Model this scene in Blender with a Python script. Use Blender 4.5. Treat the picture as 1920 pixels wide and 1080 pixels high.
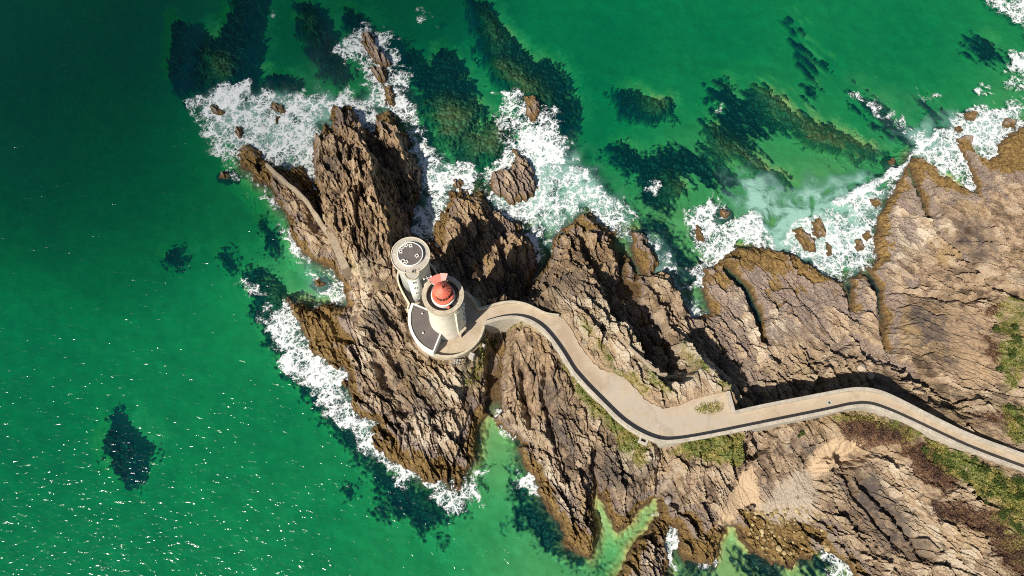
import bpy, bmesh, math, random
import numpy as np
from mathutils import Vector, Matrix

# ------------------------------------------------------------------ scene, camera, light
S = bpy.context.scene
COL = S.collection
for o in list(bpy.data.objects):
    bpy.data.objects.remove(o)

F = 1274.0                       # focal length in pixels of the 1920 px wide photograph
CX, CY = 960.0, 540.0
NADIR = (905.0, 980.0)           # where the plumb line under the drone meets the picture
HC = 130.0                       # height of the drone above the sea
_n = np.array([(NADIR[0] - CX) / F, -(NADIR[1] - CY) / F, -1.0]); _n /= np.linalg.norm(_n)
_ex = np.array([1.0, 0, 0]); _X = _ex - (_ex @ _n) * _n; _X /= np.linalg.norm(_X)
_Z = -_n; _Y = np.cross(_Z, _X)
R = np.array([_X, _Y, _Z])       # camera -> world
cam = bpy.data.cameras.new('camera')
cam.sensor_width = 36.0; cam.lens = 36.0 * F / 1920.0
cam.clip_start = 0.5; cam.clip_end = 20000
co = bpy.data.objects.new('camera', cam); COL.objects.link(co)
M4 = Matrix.Identity(4)
for i in range(3):
    for j in range(3):
        M4[i][j] = R[i][j]
M4.translation = (0, 0, HC)
co.matrix_world = M4
S.camera = co

SUN_AZ = math.radians(225)       # direction the light comes from (world: +X right, +Y up in the picture)
SUN_EL = math.radians(47)
world = bpy.data.worlds.new('World'); S.world = world; world.use_nodes = True
nt = world.node_tree
sky = nt.nodes.new('ShaderNodeTexSky'); sky.sky_type = 'NISHITA'; sky.sun_disc = False
sky.sun_elevation = SUN_EL; sky.sun_rotation = math.pi / 2 - SUN_AZ
sky.ozone_density = 1.0
bg = nt.nodes['Background']; bg.inputs[1].default_value = 0.055
nt.links.new(sky.outputs[0], bg.inputs[0])
sun = bpy.data.lights.new('sun', 'SUN'); sun.energy = 5.0; sun.angle = math.radians(0.53); sun.color = (1.0, 0.93, 0.82)
so = bpy.data.objects.new('sun', sun); COL.objects.link(so)
sd_ = Vector((math.cos(SUN_AZ) * math.cos(SUN_EL), math.sin(SUN_AZ) * math.cos(SUN_EL), math.sin(SUN_EL)))
so.rotation_euler = sd_.to_track_quat('Z', 'Y').to_euler(); so.location = sd_ * 300
S.view_settings.view_transform = 'Standard'; S.view_settings.look = 'None'
S.view_settings.exposure = 0.30; S.view_settings.gamma = 1.0
S.render.engine = 'CYCLES'
S.cycles.max_bounces = 6; S.cycles.diffuse_bounces = 2; S.cycles.transparent_max_bounces = 8
S.cycles.sample_clamp_indirect = 4.0
S.cycles.use_denoising = False
S.cycles.filter_width = 1.05

rng = np.random.default_rng(7)
random.seed(7)

def W2(px, py, z=0.0):
    """picture point at height z -> world x, y"""
    px = np.asarray(px, float); py = np.asarray(py, float)
    d = np.stack([(px - CX) / F, -(py - CY) / F, -np.ones_like(px)], -1) @ R.T
    t = (z - HC) / d[..., 2]
    return d[..., 0] * t, d[..., 1] * t
def WP(pts, z=0.0):
    a = np.array(pts, float)
    zz = a[:, 2] if a.shape[1] > 2 else z
    x, y = W2(a[:, 0], a[:, 1], zz)
    return np.stack([x, y], -1)
def V3(px, py, z):
    x, y = W2(px, py, z)
    return Vector((float(x), float(y), z))
def GSD(z): return (HC - z) / F * 1.06

# ------------------------------------------------------------------ numpy noise
_P = np.random.default_rng(3).permutation(4096).astype(np.int64)
def hsh(ix, iy, s=0):
    return _P[(_P[(_P[(ix + 977 * s) & 4095] + iy) & 4095] + 131 * s) & 4095]
def rnd(ix, iy, s=0): return hsh(ix, iy, s) / 4095.0
def gnoise(x, y, s=0):
    ix = np.floor(x).astype(np.int64); iy = np.floor(y).astype(np.int64)
    fx = x - ix; fy = y - iy
    def g(dx, dy):
        a = hsh(ix + dx, iy + dy, s) * (2 * np.pi / 4096)
        return np.cos(a) * (fx - dx) + np.sin(a) * (fy - dy)
    u = fx * fx * fx * (fx * (fx * 6 - 15) + 10); v = fy * fy * fy * (fy * (fy * 6 - 15) + 10)
    a = g(0, 0); b = g(1, 0); c = g(0, 1); d = g(1, 1)
    return (a + (b - a) * u + (c - a) * v + (a - b - c + d) * u * v) * 1.5
def fbm(x, y, o=4, s=0, k=.5):
    r = 0; a = 1; t = 0
    for i in range(o):
        r = r + a * gnoise(x, y, s + i); t += a; a *= k; x = x * 2.03 + 11.3; y = y * 2.03 - 7.7
    return r / t
def facets(a, b, s=0):
    """jittered cells: cell random, second random, offsets to the cell centre, border distance"""
    ia = np.floor(a).astype(np.int64); ib = np.floor(b).astype(np.int64)
    best = np.full(a.shape, 1e9); sec = np.full(a.shape, 1e9)
    r1 = np.zeros(a.shape); r2 = np.zeros(a.shape); r3 = np.zeros(a.shape); da = np.zeros(a.shape); db = np.zeros(a.shape)
    for i in (-1, 0, 1):
        for j in (-1, 0, 1):
            ca, cb = ia + i, ib + j
            ja = a - (ca + rnd(ca, cb, s)); jb = b - (cb + rnd(ca, cb, s + 1))
            d = ja * ja + jb * jb
            m = d < best
            sec = np.where(m, best, np.minimum(sec, d))
            best = np.where(m, d, best)
            da = np.where(m, ja, da); db = np.where(m, jb, db)
            r1 = np.where(m, rnd(ca, cb, s + 2), r1); r2 = np.where(m, rnd(ca, cb, s + 3), r2); r3 = np.where(m, rnd(ca, cb, s + 4), r3)
    return r1, r2, r3, da, db, np.sqrt(sec) - np.sqrt(best)
def sstep(a, b, x):
    t = np.clip((x - a) / (b - a), 0, 1); return t * t * (3 - 2 * t)
def seg_dist(x, y, P, closed=True, vals=None):
    """distance to a polyline, and the value interpolated along it"""
    n = len(P); best = np.full(x.shape, 1e18); val = np.zeros(x.shape)
    for i in range(n if closed else n - 1):
        ax, ay = P[i]; bx, by = P[(i + 1) % n]
        dx, dy = bx - ax, by - ay; L = dx * dx + dy * dy + 1e-12
        t = np.clip(((x - ax) * dx + (y - ay) * dy) / L, 0, 1)
        d = (x - ax - t * dx) ** 2 + (y - ay - t * dy) ** 2
        if vals is None: best = np.minimum(best, d)
        else:
            m = d < best; best = np.where(m, d, best); val = np.where(m, vals[i] + (vals[(i + 1) % n] - vals[i]) * t, val)
    return (np.sqrt(best), val) if vals is not None else np.sqrt(best)
def inside(x, y, P):
    r = np.zeros(x.shape, bool); n = len(P)
    for i in range(n):
        ax, ay = P[i]; bx, by = P[(i + 1) % n]
        if ay == by: continue
        c = ((ay > y) != (by > y)) & (x < (bx - ax) * (y - ay) / (by - ay) + ax)
        r ^= c
    return r
class Field:
    """a grid of world points with polygon helpers restricted to bounding boxes"""
    def __init__(self, xs, ys):
        self.X, self.Y = np.meshgrid(xs, ys); self.xs, self.ys = xs, ys
        self.shape = self.X.shape
    def box(self, P, mg):
        i0 = np.searchsorted(self.xs, P[:, 0].min() - mg); i1 = np.searchsorted(self.xs, P[:, 0].max() + mg)
        j0 = np.searchsorted(self.ys, P[:, 1].min() - mg); j1 = np.searchsorted(self.ys, P[:, 1].max() + mg)
        return slice(j0, max(j1, j0 + 1)), slice(i0, max(i1, i0 + 1))
    def sdf(self, P, mg, wx=0, wy=0):
        sl = self.box(P, mg)
        x = self.X[sl] + (wx[sl] if np.ndim(wx) else 0); y = self.Y[sl] + (wy[sl] if np.ndim(wy) else 0)
        d = seg_dist(x, y, P)
        return sl, np.where(inside(x, y, P), d, -d)
    def mask(self, polys, blur, wx=0, wy=0, z=0.0, grow=0.0):
        out = np.zeros(self.shape)
        for q in polys:
            v = 1.0
            if isinstance(q, tuple): q, v = q
            sl, d = self.sdf(WP(q, z), blur * 2 + grow + 3, wx, wy)
            out[sl] = np.maximum(out[sl], v * sstep(-blur, blur, d + grow))
        return out
    def line(self, pts, width, blur, z=0.0, wx=0, wy=0):
        P = WP(pts, z); mg = width + blur * 2 + 3
        sl = self.box(P, mg)
        x = self.X[sl] + (wx[sl] if np.ndim(wx) else 0); y = self.Y[sl] + (wy[sl] if np.ndim(wy) else 0)
        out = np.zeros(self.shape); out[sl] = sstep(width / 2 + blur, width / 2 - blur, seg_dist(x, y, P, False))
        return out
def idw(x, y, P, z, p=3.0, soft=4.0):
    num = np.zeros(x.shape); den = np.zeros(x.shape)
    for (a, b), v in zip(P, z):
        w = 1.0 / ((x - a) ** 2 + (y - b) ** 2 + soft) ** (p / 2)
        num += w * v; den += w
    return num / den

# ------------------------------------------------------------------ traced outlines (picture points)
COAST = [(447,280),(468,271),(488,283),(500,306),(520,316),(545,318),(562,312),(575,320),(586,345),(597,375),(606,402),(617,428),
 (614,405),(604,375),(596,345),(588,310),(585,277),(590,262),(597,254),(606,244),(605,233),(615,238),(627,247),(624,215),(622,192),(632,198),(640,203),(650,195),(661,203),(663,222),(668,236),(678,244),(690,244),(697,259),
 (704,240),(705,226),(709,213),(722,216),(731,209),(742,220),(746,240),(754,258),(761,275),(771,295),(779,315),(786,340),(786,358),(781,382),(776,406),(768,428),(772,440),(790,446),(806,452),(822,470),(816,448),
 (813,430),(814,413),(824,405),(826,396),(838,402),(843,392),(841,375),(842,360),(850,355),(858,364),(864,354),(876,357),(892,366),(898,356),(908,365),(916,386),(925,395),(940,402),(960,412),(978,416),(985,428),(976,438),(990,446),(1001,455),(1003,475),(1004,495),(1006,515),(1016,508),(1030,486),(1036,462),(1043,438),(1052,428),(1064,420),(1080,406),(1092,402),(1104,399),(1114,406),(1122,415),
 (1140,430),(1150,437),(1160,436),(1158,441),(1142,446),(1148,458),(1157,476),(1162,496),(1163,520),(1166,536),(1172,528),(1167,508),(1166,488),(1169,477),(1180,484),(1188,496),(1196,512),(1194,525),(1204,514),(1194,490),(1182,460),(1186,430),(1200,439),(1213,450),(1216,466),(1230,480),(1239,496),(1224,512),(1245,506),(1258,526),(1275,556),(1288,580),(1300,596),(1316,588),
 (1328,592),(1330,575),(1320,552),(1310,528),(1322,512),(1320,498),(1332,502),(1345,492),(1357,480),(1380,466),(1410,463),(1440,465),(1462,476),(1480,478),(1500,492),(1530,508),(1560,522),(1584,532),(1604,520),(1628,500),(1641,508),(1641,470),(1640,440),(1646,410),(1655,390),(1672,362),(1690,332),(1697,305),
 (1712,291),(1735,300),(1746,316),(1765,330),(1795,346),(1826,366),(1830,350),(1822,322),(1808,300),(1800,280),(1790,262),(1812,258),(1825,284),(1850,302),(1872,294),(1868,270),(1880,258),(1900,250),(1925,235),(1990,200),(2300,150),(2600,1500),(1605,1500),
 (1602,1090),(1592,1062),(1556,1040),(1545,1030),(1500,1050),(1482,1066),(1440,1052),(1402,1036),(1386,1012),(1374,986),(1362,982),(1354,1004),(1346,1036),(1342,1062),(1306,1058),(1276,1042),(1270,1012),(1266,988),(1254,986),(1251,1010),(1249,1042),(1252,1090),(1252,1160),(1140,1160),
 (1157,1090),(1168,1058),(1178,1034),(1193,1014),(1214,994),(1231,967),(1237,934),(1212,944),(1200,960),(1181,985),(1166,992),(1153,1001),(1148,980),(1140,962),(1130,943),(1118,924),(1114,945),(1114,970),(1120,1000),(1115,1030),(1106,1048),(1095,1036),(1064,1030),(1060,1010),(1047,980),(1023,952),(1012,930),(1009,911),(999,892),(985,872),(978,850),(974,828),(963,813),(952,797),(943,771),
 (931,764),(924,770),(909,786),(900,802),(894,832),(889,860),(884,876),(876,880),(868,896),(862,916),(850,919),(830,906),(806,904),(790,899),(775,886),(755,876),(735,866),(715,855),(705,836),(694,812),(699,795),(712,788),(690,787),(672,788),(661,766),(657,745),(655,720),(650,700),(646,682),(640,690),(626,692),(614,681),(600,670),(580,650),(575,635),(566,618),(560,605),(550,588),(541,571),(553,568),(580,573),(600,577),(612,572),(642,577),(653,572),(651,555),(641,530),(632,515),(620,505),(600,493),(581,489),(574,479),(556,465),(549,442),(545,416),(535,400),(521,386),(513,370),(511,356),(488,346),(470,326),(452,310)]

SPOTS = [(470,300,1.2),(500,330,3),(540,345,4.5),(570,385,5.5),(600,430,7),(520,345,1.8),(540,400,2.2),(560,440,2.5),(585,440,5.5),(590,470,3.5),(560,340,1.0),(580,360,1.0),(598,400,1.5),
 (625,445,7.6),(640,480,8),(655,520,8.2),(600,300,4.5),(640,290,8),(670,290,10),(690,310,11),(710,370,11),(720,430,10.5),(625,350,8),(640,400,9),(680,400,10),(680,450,10),(735,475,9),(700,490,9),
 (640,220,4.5),(650,240,5),(690,255,3),(725,235,3.5),(735,270,4.0),(745,300,2.2),(760,330,2.5),(775,380,1.6),(750,400,1.3),(745,450,1.8),(770,450,1.1),(722,300,3.0),
 (800,560,9),(840,640,9),(780,520,9),(860,590,9),(720,560,8),(690,620,7.5),(655,580,5),(610,600,2.2),(590,590,1.6),(640,640,2.4),(600,640,1.5),(700,680,6),(750,690,7.5),(660,660,2.6),(690,740,3.2),(740,750,4.5),(800,720,6.5),(720,810,2.4),(760,800,3.6),(800,830,2.6),(840,790,3.8),(850,860,1.5),(880,750,3.4),(890,820,1.4),(860,700,6.5),(760,860,1.3),(900,700,3),
 (870,390,3.5),(860,430,5.5),(900,440,3.2),(880,510,2.2),(950,520,2.2),(960,460,4.2),(930,480,4.5),(990,540,2),(940,430,1.3),(850,490,2),(920,540,2.4),(825,430,1.6),(880,375,2.4),
 (1100,430,2.5),(1060,450,4),(1080,490,6),(1120,470,3),(1140,500,3.2),(1030,520,3),(1040,560,7),(1090,560,8),(1060,600,9.5),(1130,620,10.6),(1180,670,11),(1130,680,10),(1200,700,11),(1250,705,11),(1300,720,11),(1340,740,10.2),(1280,670,10),(1320,700,10),(1260,650,8.5),
 (1180,510,1.6),(1205,480,2),(1220,500,1.8),(1230,540,3.2),(1260,570,3.2),(1200,560,4),(1250,620,5.5),(1280,610,4),
 (1300,620,1.0),(1340,640,1.4),(1380,690,1.7),(1200,600,1),(1220,640,1),(1240,675,1.6),(1170,560,3),(1150,540,4),
 (1330,560,1.0),(1350,530,1.1),(1380,560,1.6),(1400,620,2.2),(1450,520,1.1),(1500,540,1.7),(1450,600,2.3),(1520,600,2.6),(1560,580,2.2),(1600,560,1.8),(1480,670,3),(1560,700,3.6),(1420,720,2.6),(1500,730,3),(1600,650,3.2),(1620,600,2.5),(1660,560,2.2),(1680,420,2.2),(1690,340,1.3),(1670,480,2.6),(1720,500,3.2),(1760,440,3.4),(1740,360,1.9),(1800,400,3.4),(1780,350,1.0),(1850,380,3),(1860,320,1.6),(1900,290,1.5),(1900,420,4.2),(1800,550,4.5),(1850,600,6),(1870,690,8),(1910,650,9),(1740,620,5),(1700,650,4.2),(1780,700,6.5),(1650,700,3.6),(1700,740,5.5),(1800,780,9),(1870,780,9.6),(1920,700,10),(2000,600,13),(2100,800,16),(2100,400,10),
 (1000,670,8),(960,650,7.6),(945,700,7),(1050,720,8.4),(950,750,5),(1050,800,6.2),(1000,780,5),(985,840,2.6),(1020,870,3),(1100,850,5.5),(1090,790,7.5),(1150,800,8.6),(1200,845,8.6),(1150,870,6.2),(1060,930,2.8),(1100,960,2.6),(1080,1010,1.2),(1150,960,2.2),(1180,900,4.6),(1250,870,6.6),(1300,860,7.6),(1370,840,8.6),(1300,920,4.2),(1330,960,3),(1220,1000,2.6),(1190,1050,1.8),(1290,1000,2.2),(1350,900,4.2),
 (1440,920,2.4),(1400,970,1.1),(1440,990,1.0),(1500,1000,1.0),(1390,930,1.7),(1480,860,4.6),(1450,820,4.4),(1500,810,6.5),(1550,860,4.6),(1530,900,3.2),(1560,940,4),(1600,900,5.2),(1620,960,4.6),(1700,1000,5.2),(1600,1020,2.4),(1680,880,7),(1620,800,8.8),(1700,800,9.4),(1720,850,8.8),(1780,900,9),(1850,880,10),(1900,950,11),(1850,1040,9),(1780,1000,7.5),(1700,1060,4),(1780,1070,6),(2100,1000,16),(1900,1200,8),(1500,1150,2),(1300,1150,2)]

# rock masses that stand above the general surface: outline (picture point at the given height), heights inside, side slope
MASSES = [
 ([(606,262),(640,252),(664,254),(680,272),(690,300),(703,330),(711,368),(722,408),(730,452),(732,478),(705,500),(668,492),(640,468),(624,430),(610,385),(600,330),(596,290)],
  [(610,290,5.5),(604,340,6.5),(640,265,6),(664,262,8.5),(686,300,11.5),(702,336,12.5),(710,372,12.5),(720,412,12),(729,456,10.5),(640,340,8.6),(650,400,9.4),(640,450,8.6),(690,470,9.8)], 2.2),
 ([(628,205),(640,210),(653,204),(660,226),(676,250),(664,262),(640,250),(632,236)], [(640,215,3.4),(655,222,3.8),(664,250,6)], 2.0),
 ([(710,226),(728,222),(740,240),(752,275),(764,305),(768,330),(748,326),(730,300),(716,272),(709,246)], [(720,232,3),(738,262,5),(756,308,4.6)], 1.8),
 ([(735,488),(800,500),(846,512),(882,555),(905,566),(960,552),(1014,556),(1046,530),(1080,500),(1102,502),(1134,552),(1164,588),(1182,624),(1216,664),(1242,696),(1256,688),(1252,650),(1268,632),(1300,648),(1340,690),(1365,722),(1384,764),(1400,800),(1394,824),(1250,850),(1180,826),(1100,752),(1050,672),(1010,622),(960,602),(925,612),(905,652),(870,682),(800,672),(765,640),(740,560)],
  [(760,520,9),(800,600,9),(860,620,9.2),(900,575,9.2),(960,565,9.2),(1020,570,9.2),(1050,540,8.2),(1086,508,7.6),(1120,540,9.2),(1160,592,10.4),(1180,630,11),(1215,668,11.4),(1240,694,11.2),(1258,650,8.6),(1300,655,9.4),(1340,694,9.8),(1364,726,9.6),(1300,710,11.6),(1150,680,10.4),(1100,620,10.4),(1300,780,9.2),(1380,800,9.2),(1200,800,9.2),(1100,720,9.2),(1000,600,9.2),(1060,600,9.8)], 3.2),
 ([(843,402),(847,370),(876,372),(904,400),(916,420),(904,426),(888,424),(872,440),(853,460),(842,452)], [(850,380,3.2),(880,385,3.6),(860,430,6.0),(850,452,6.4),(905,420,4.6)], 2.5),
 ([(953,448),(966,441),(991,463),(968,488)], [(960,450,5.2),(985,464,4.2),(968,482,5.6)], 3.0),
 ([(888,502),(910,480),(922,492),(934,470),(935,508),(915,524)], [(900,500,5.5),(920,490,6.4)], 2.6),
 ([(1068,452),(1084,438),(1096,470),(1086,484),(1060,482)], [(1076,450,4.2),(1085,475,6.2),(1064,478,6)], 2.6),
 ([(1040,500),(1066,486),(1110,520),(1130,560),(1100,560),(1060,530),(1036,520)], [(1050,502,6),(1080,510,7),(1120,552,8.8)], 2.4),
 ([(1085,415),(1108,412),(1140,456),(1156,492),(1152,505),(1120,470),(1100,446)], [(1096,420,2.6),(1120,446,3.6),(1150,495,4.4)], 2.0),
 ([(1222,520),(1243,512),(1260,536),(1288,584),(1276,596),(1256,584),(1240,556)], [(1235,520,3),(1262,556,4),(1280,590,4)], 2.4),
 ([(1178,536),(1206,524),(1238,566),(1256,600),(1240,606),(1216,580),(1190,560)], [(1195,540,4),(1225,570,5.2),(1246,598,5.8)], 2.4),
 ([(945,616),(1000,622),(1050,690),(1082,760),(1100,840),(1060,850),(1010,810),(960,770),(938,740),(940,680)], [(950,625,7.6),(1000,640,8.2),(1050,710,8.2),(1080,780,7.2),(960,611,9.1),(985,611,9.1),(1012,630,9.1),(1040,664,9.1),(1064,706,9.0),(940,740,5.6),(1000,790,5.2),(1060,830,5.6)], 1.6),
 ([(1255,640),(1275,632),(1302,650),(1342,694),(1366,724),(1330,730),(1290,700),(1262,680)], [(1265,645,10.2),(1300,668,11.2),(1345,706,10.6),(1290,700,11.4)], 2.8),
 ([(1430,838),(1452,800),(1476,800),(1490,840),(1478,880),(1450,880),(1436,900)], [(1450,815,5.6),(1476,850,5.2),(1450,880,3.6)], 1.6),
 ([(1550,868),(1600,850),(1640,872),(1690,920),(1740,990),(1790,1070),(1700,1085),(1640,1040),(1590,990),(1555,930)], [(1580,870,5.8),(1640,890,6.6),(1700,960,6.0),(1760,1050,5.4),(1600,960,4.4),(1660,1040,3.6)], 1.2),
]
# clefts: points with floor height, half width in metres, side slope
CLEFTS = [
 ([(944,608,3.2),(936,640,1.0),(929,690,.5),(923,740,.2),(928,768,-.6)], 1.3, 4.0),
 ([(1400,690,1.6),(1412,740,1.2),(1420,790,1.2),(1414,832,1.4),(1404,846,3)], 1.2, 3.0),
 ([(1114,850,3.4),(1113,885,1.2),(1118,925,-.4)], .35, 3),
 ([(1243,840,5),(1240,880,3),(1238,920,.6)], .7, 2.2),
 ([(1600,636,2.0),(1640,668,1.6),(1690,700,2.0),(1742,742,3.6),(1790,764,6)], 1.1, 1.8),
 ([(1590,640,1.6),(1560,660,2.0),(1530,680,2.2),(1512,660,2.2),(1500,645,2.6)], .4, 2.0),
 ([(1362,512,-.9),(1394,546,-.8),(1418,598,-.7),(1430,640,.6)], .45, 2.2),
 ([(1622,512,-.6),(1640,545,-.4),(1650,600,-.2),(1660,650,.8),(1668,676,1.6)], .5, 1.6),
 ([(1586,534,-.6),(1592,570,-.2),(1600,600,1)], .5, 1.4),
 ([(1702,322,-.5),(1716,362,-.4),(1734,408,-.3)], .45, 2.0),
 ([(1734,408,.6),(1760,436,1.6),(1800,480,2.2),(1856,540,3.4),(1920,575,5)], .25, 2.0),
 ([(1660,548,1),(1720,556,2.4),(1800,566,3.4),(1846,560,4)], .2, 2.0),
 ([(1570,860,2.4),(1610,843,4.4),(1640,850,5.4),(1672,862,6)], .7, 1.8),
 ([(1242,688,2.5),(1228,655,1.5),(1206,618,1.2),(1186,580,1.0),(1172,545,.2)], 2.3, 3.2),
 ([(1160,600,4),(1130,540,3),(1104,490,2.4),(1085,445,2),(1080,425,1.4)], .35, 3.0),
 ([(1006,515,-.6),(990,545,1.4),(976,560,2.5)], .6, 2.2),
 ([(712,690,3),(738,735,2.4),(760,770,2)], .5, 2.0),
 ([(735,668,4.2),(748,690,4.0),(754,706,4.4)], .5, 3.0),
 ([(770,800,2),(800,780,2.6),(822,762,3.2),(840,744,4)], .4, 2.0),
 ([(830,876,.6),(828,840,1.6),(820,800,2.4)], .25, 2.0),
 ([(655,640,1.2),(636,630,1.4),(625,600,1.4),(600,580,.6)], .3, 2.0),
 ([(980,700,5.4),(985,760,3.6),(992,800,2.6)], .15, 2.4),
 ([(1020,690,7),(1022,760,4.6),(1036,820,3.4),(1060,900,2.0)], .18, 2.4),
 ([(1560,640,2),(1540,600,1.8),(1500,560,1.3),(1470,520,.8)], .12, 2),
 ([(1600,900,3.6),(1660,960,4),(1720,1040,3.6)], .2, 2.0),
 ([(1570,880,4),(1610,950,3),(1680,1030,2.6)], .15, 2.0),
 ([(860,505,2),(870,540,2.5),(880,548,3)], .5, 2.0), ([(880,440,2.5),(900,500,2),(915,540,2)], .3, 2.0), ([(940,430,2),(945,500,2),(985,545,2)], .35, 2.0),
]
ANGLES = [(500,350,45),(560,420,48),(650,300,63),(700,450,70),(740,300,62),(620,600,60),(690,650,52),(760,720,45),(720,760,48),(790,840,75),(870,420,66),(960,480,60),(1090,470,57),(1150,580,55),(1250,580,55),(1300,680,58),(1000,700,78),(1050,850,68),(1110,980,68),(1200,1020,64),(1280,950,64),(1450,560,58),(1380,620,58),(1560,600,55),(1700,450,52),(1750,620,32),(1820,540,30),(1600,960,46),(1750,980,42),(1480,850,62),(1850,350,58),(1500,700,60)]

PATH_Z = 9.5
S_PAR = [(908,605),(930,598),(950,594.5),(966,594),(984,597),(1000,604),(1015,614),(1030,630),(1045,650),(1060,673),(1072,694),(1085,709),(1100,726),(1131,757),(1161,787),(1186,805),(1212,819),(1239,828),(1263,828),(1304,822),(1365,810),(1423,798),(1507,781),(1557,771),(1590,763),(1610,760.5),(1626,760),(1646,764),(1689,781),(1756,813),(1822,844),(1920,880),(2030,921)]
N_BRIDGE = [(1366,733),(1377,773),(1423,762),(1490,749),(1557,736),(1590,730),(1612,728),(1632,729.5),(1656,735),(1689,750),(1756,785),(1822,817),(1920,852),(2030,893)]
N_LIGHT = [(896,578),(925,570),(943,565),(964,563.5),(986,568),(1004,576),(1023,586.5),(1049,589.5)]
PAR_H = 1.15
PATH_POLY = [(896,580,9.5),(925,572,9.5),(943,567,9.5),(964,566,9.5),(986,571,9.5),(1004,579,9.5),(1023,589,9.5),(1049,592,9.5),(1064,606,9.5),(1076,624,9.5),(1086,645,9.5),(1100,668,9.5),(1120,688,9.5),(1142,700,9.5),(1160,704,9.5),(1180,716,9.5),(1198,734,9.5),(1212,750,9.5),(1236,764,9.5),(1270,766,9.5),(1300,752,9.5),(1340,742,9.5),(1366,738,9.5),(1377,776,9.5)]
VEG_GRASS = [([(1050,672),(1075,700),(1110,735),(1150,780),(1190,810),(1220,835),(1215,870),(1180,850),(1150,810),(1110,770),(1070,715)],.85),([(1300,825),(1395,808),(1403,840),(1400,872),(1350,865),(1310,850),(1250,848)],1.0),
 ([(1560,782),(1600,772),(1650,775),(1700,800),(1740,815),(1700,826),(1640,800)],.7),([(1740,820),(1800,850),(1870,885),(1930,905),(1930,1000),(1880,960),(1840,930),(1800,900),(1760,880),(1730,850)],.95),([(1860,920),(1930,960),(1930,1090),(1890,1040),(1860,990)],.7),
 ([(1878,640),(1920,600),(1930,700),(1895,735),(1880,690)],.66),([(1870,760),(1925,770),(1925,840),(1880,815)],.75),([(1890,560),(1925,545),(1925,610),(1890,640)],.6),
 ([(905,625),(920,610),(935,605),(925,640),(912,670),(895,705),(880,700),(890,670)],.8),([(1300,765),(1315,752),(1345,750),(1362,758),(1358,774),(1330,780),(1305,776)],.9),([(1172,694),(1200,712),(1215,735),(1205,740),(1185,716)],.8),([(1370,722),(1392,745),(1396,765),(1384,760)],.8),
 ([(1330,690),(1352,712),(1372,728),(1366,740),(1345,730)],.5),([(1110,640),(1135,650),(1150,675),(1140,690),(1115,665)],.62),([(1205,690),(1225,705),(1262,740),(1235,745),(1210,715)],.62),([(1280,640),(1300,660),(1330,700),(1318,706),(1290,672)],.62),([(1080,590),(1096,600),(1110,625),(1098,630),(1084,610)],.55),([(1150,690),(1180,705),(1200,735),(1192,738),(1160,706)],.75),([(930,600),(980,598),(1000,606),(1005,618),(965,610)],.5),([(860,690),(885,685),(900,700),(895,720),(870,712)],.5),([(655,470),(668,500),(660,500)],.6)]
HEATHER = [([(1575,790),(1640,785),(1690,805),(1700,828),(1650,835),(1600,825)],1.0),([(1690,835),(1740,830),(1760,860),(1790,900),(1770,925),(1730,900),(1710,870),(1700,850)],.9),([(1755,945),(1800,945),(1850,960),(1880,980),(1880,1010),(1840,1000),(1790,975)],.9),([(1850,990),(1900,1000),(1930,1030),(1930,1080),(1880,1060)],.8),([(1820,768),(1880,775),(1900,790),(1850,800)],.6),([(1850,620),(1880,640),(1875,690),(1855,670)],.5),([(1850,570),(1890,560),(1900,580),(1860,590)],.5)]
SAND = [[(1515,880),(1535,842),(1555,838),(1600,835),(1575,850),(1545,868),(1520,900)],[(1352,985),(1358,960),(1380,925),(1400,885),(1410,885),(1412,920),(1415,940),(1390,945),(1372,975)],[(1405,880),(1420,930),(1440,950),(1436,965),(1412,940)]]
DIRT = [[(1095,665),(1140,690),(1180,700),(1215,735),(1240,760),(1225,775),(1160,720)],[(1690,880),(1740,900),(1770,940),(1740,950),(1800,990),(1850,1010),(1860,1060),(1800,1050),(1740,980),(1700,920)],[(1590,800),(1690,832),(1700,880),(1640,880),(1600,850)],[(1800,560),(1860,550),(1880,620),(1870,700),(1830,730),(1800,680)],[(1060,620),(1150,640),(1180,690),(1120,700),(1080,640)],[(1230,760),(1300,720),(1370,738),(1370,775),(1290,770)]]
DARK = [[(606,285),(640,280),(660,300),(655,350),(620,350),(605,320)],[(690,580),(735,580),(745,640),(720,655),(695,620)],[(735,670),(780,690),(820,740),(840,770),(800,800),(770,770),(730,720)],[(1000,720),(1040,720),(1075,800),(1090,870),(1060,850),(1020,790)],[(1105,850),(1180,830),(1230,880),(1200,930),(1120,920)],[(1560,900),(1640,880),(1700,960),(1740,1040),(1680,1040),(1600,980)],[(1790,400),(1850,400),(1880,470),(1820,500)],[(1700,560),(1800,550),(1830,640),(1800,720),(1720,660)],[(1750,590),(1830,600),(1820,700),(1770,680)],[(1480,830),(1530,830),(1560,850),(1510,870)],[(1000,500),(1080,510),(1110,570),(1040,560)],[(700,460),(720,470),(715,500),(690,490)]]
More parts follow.
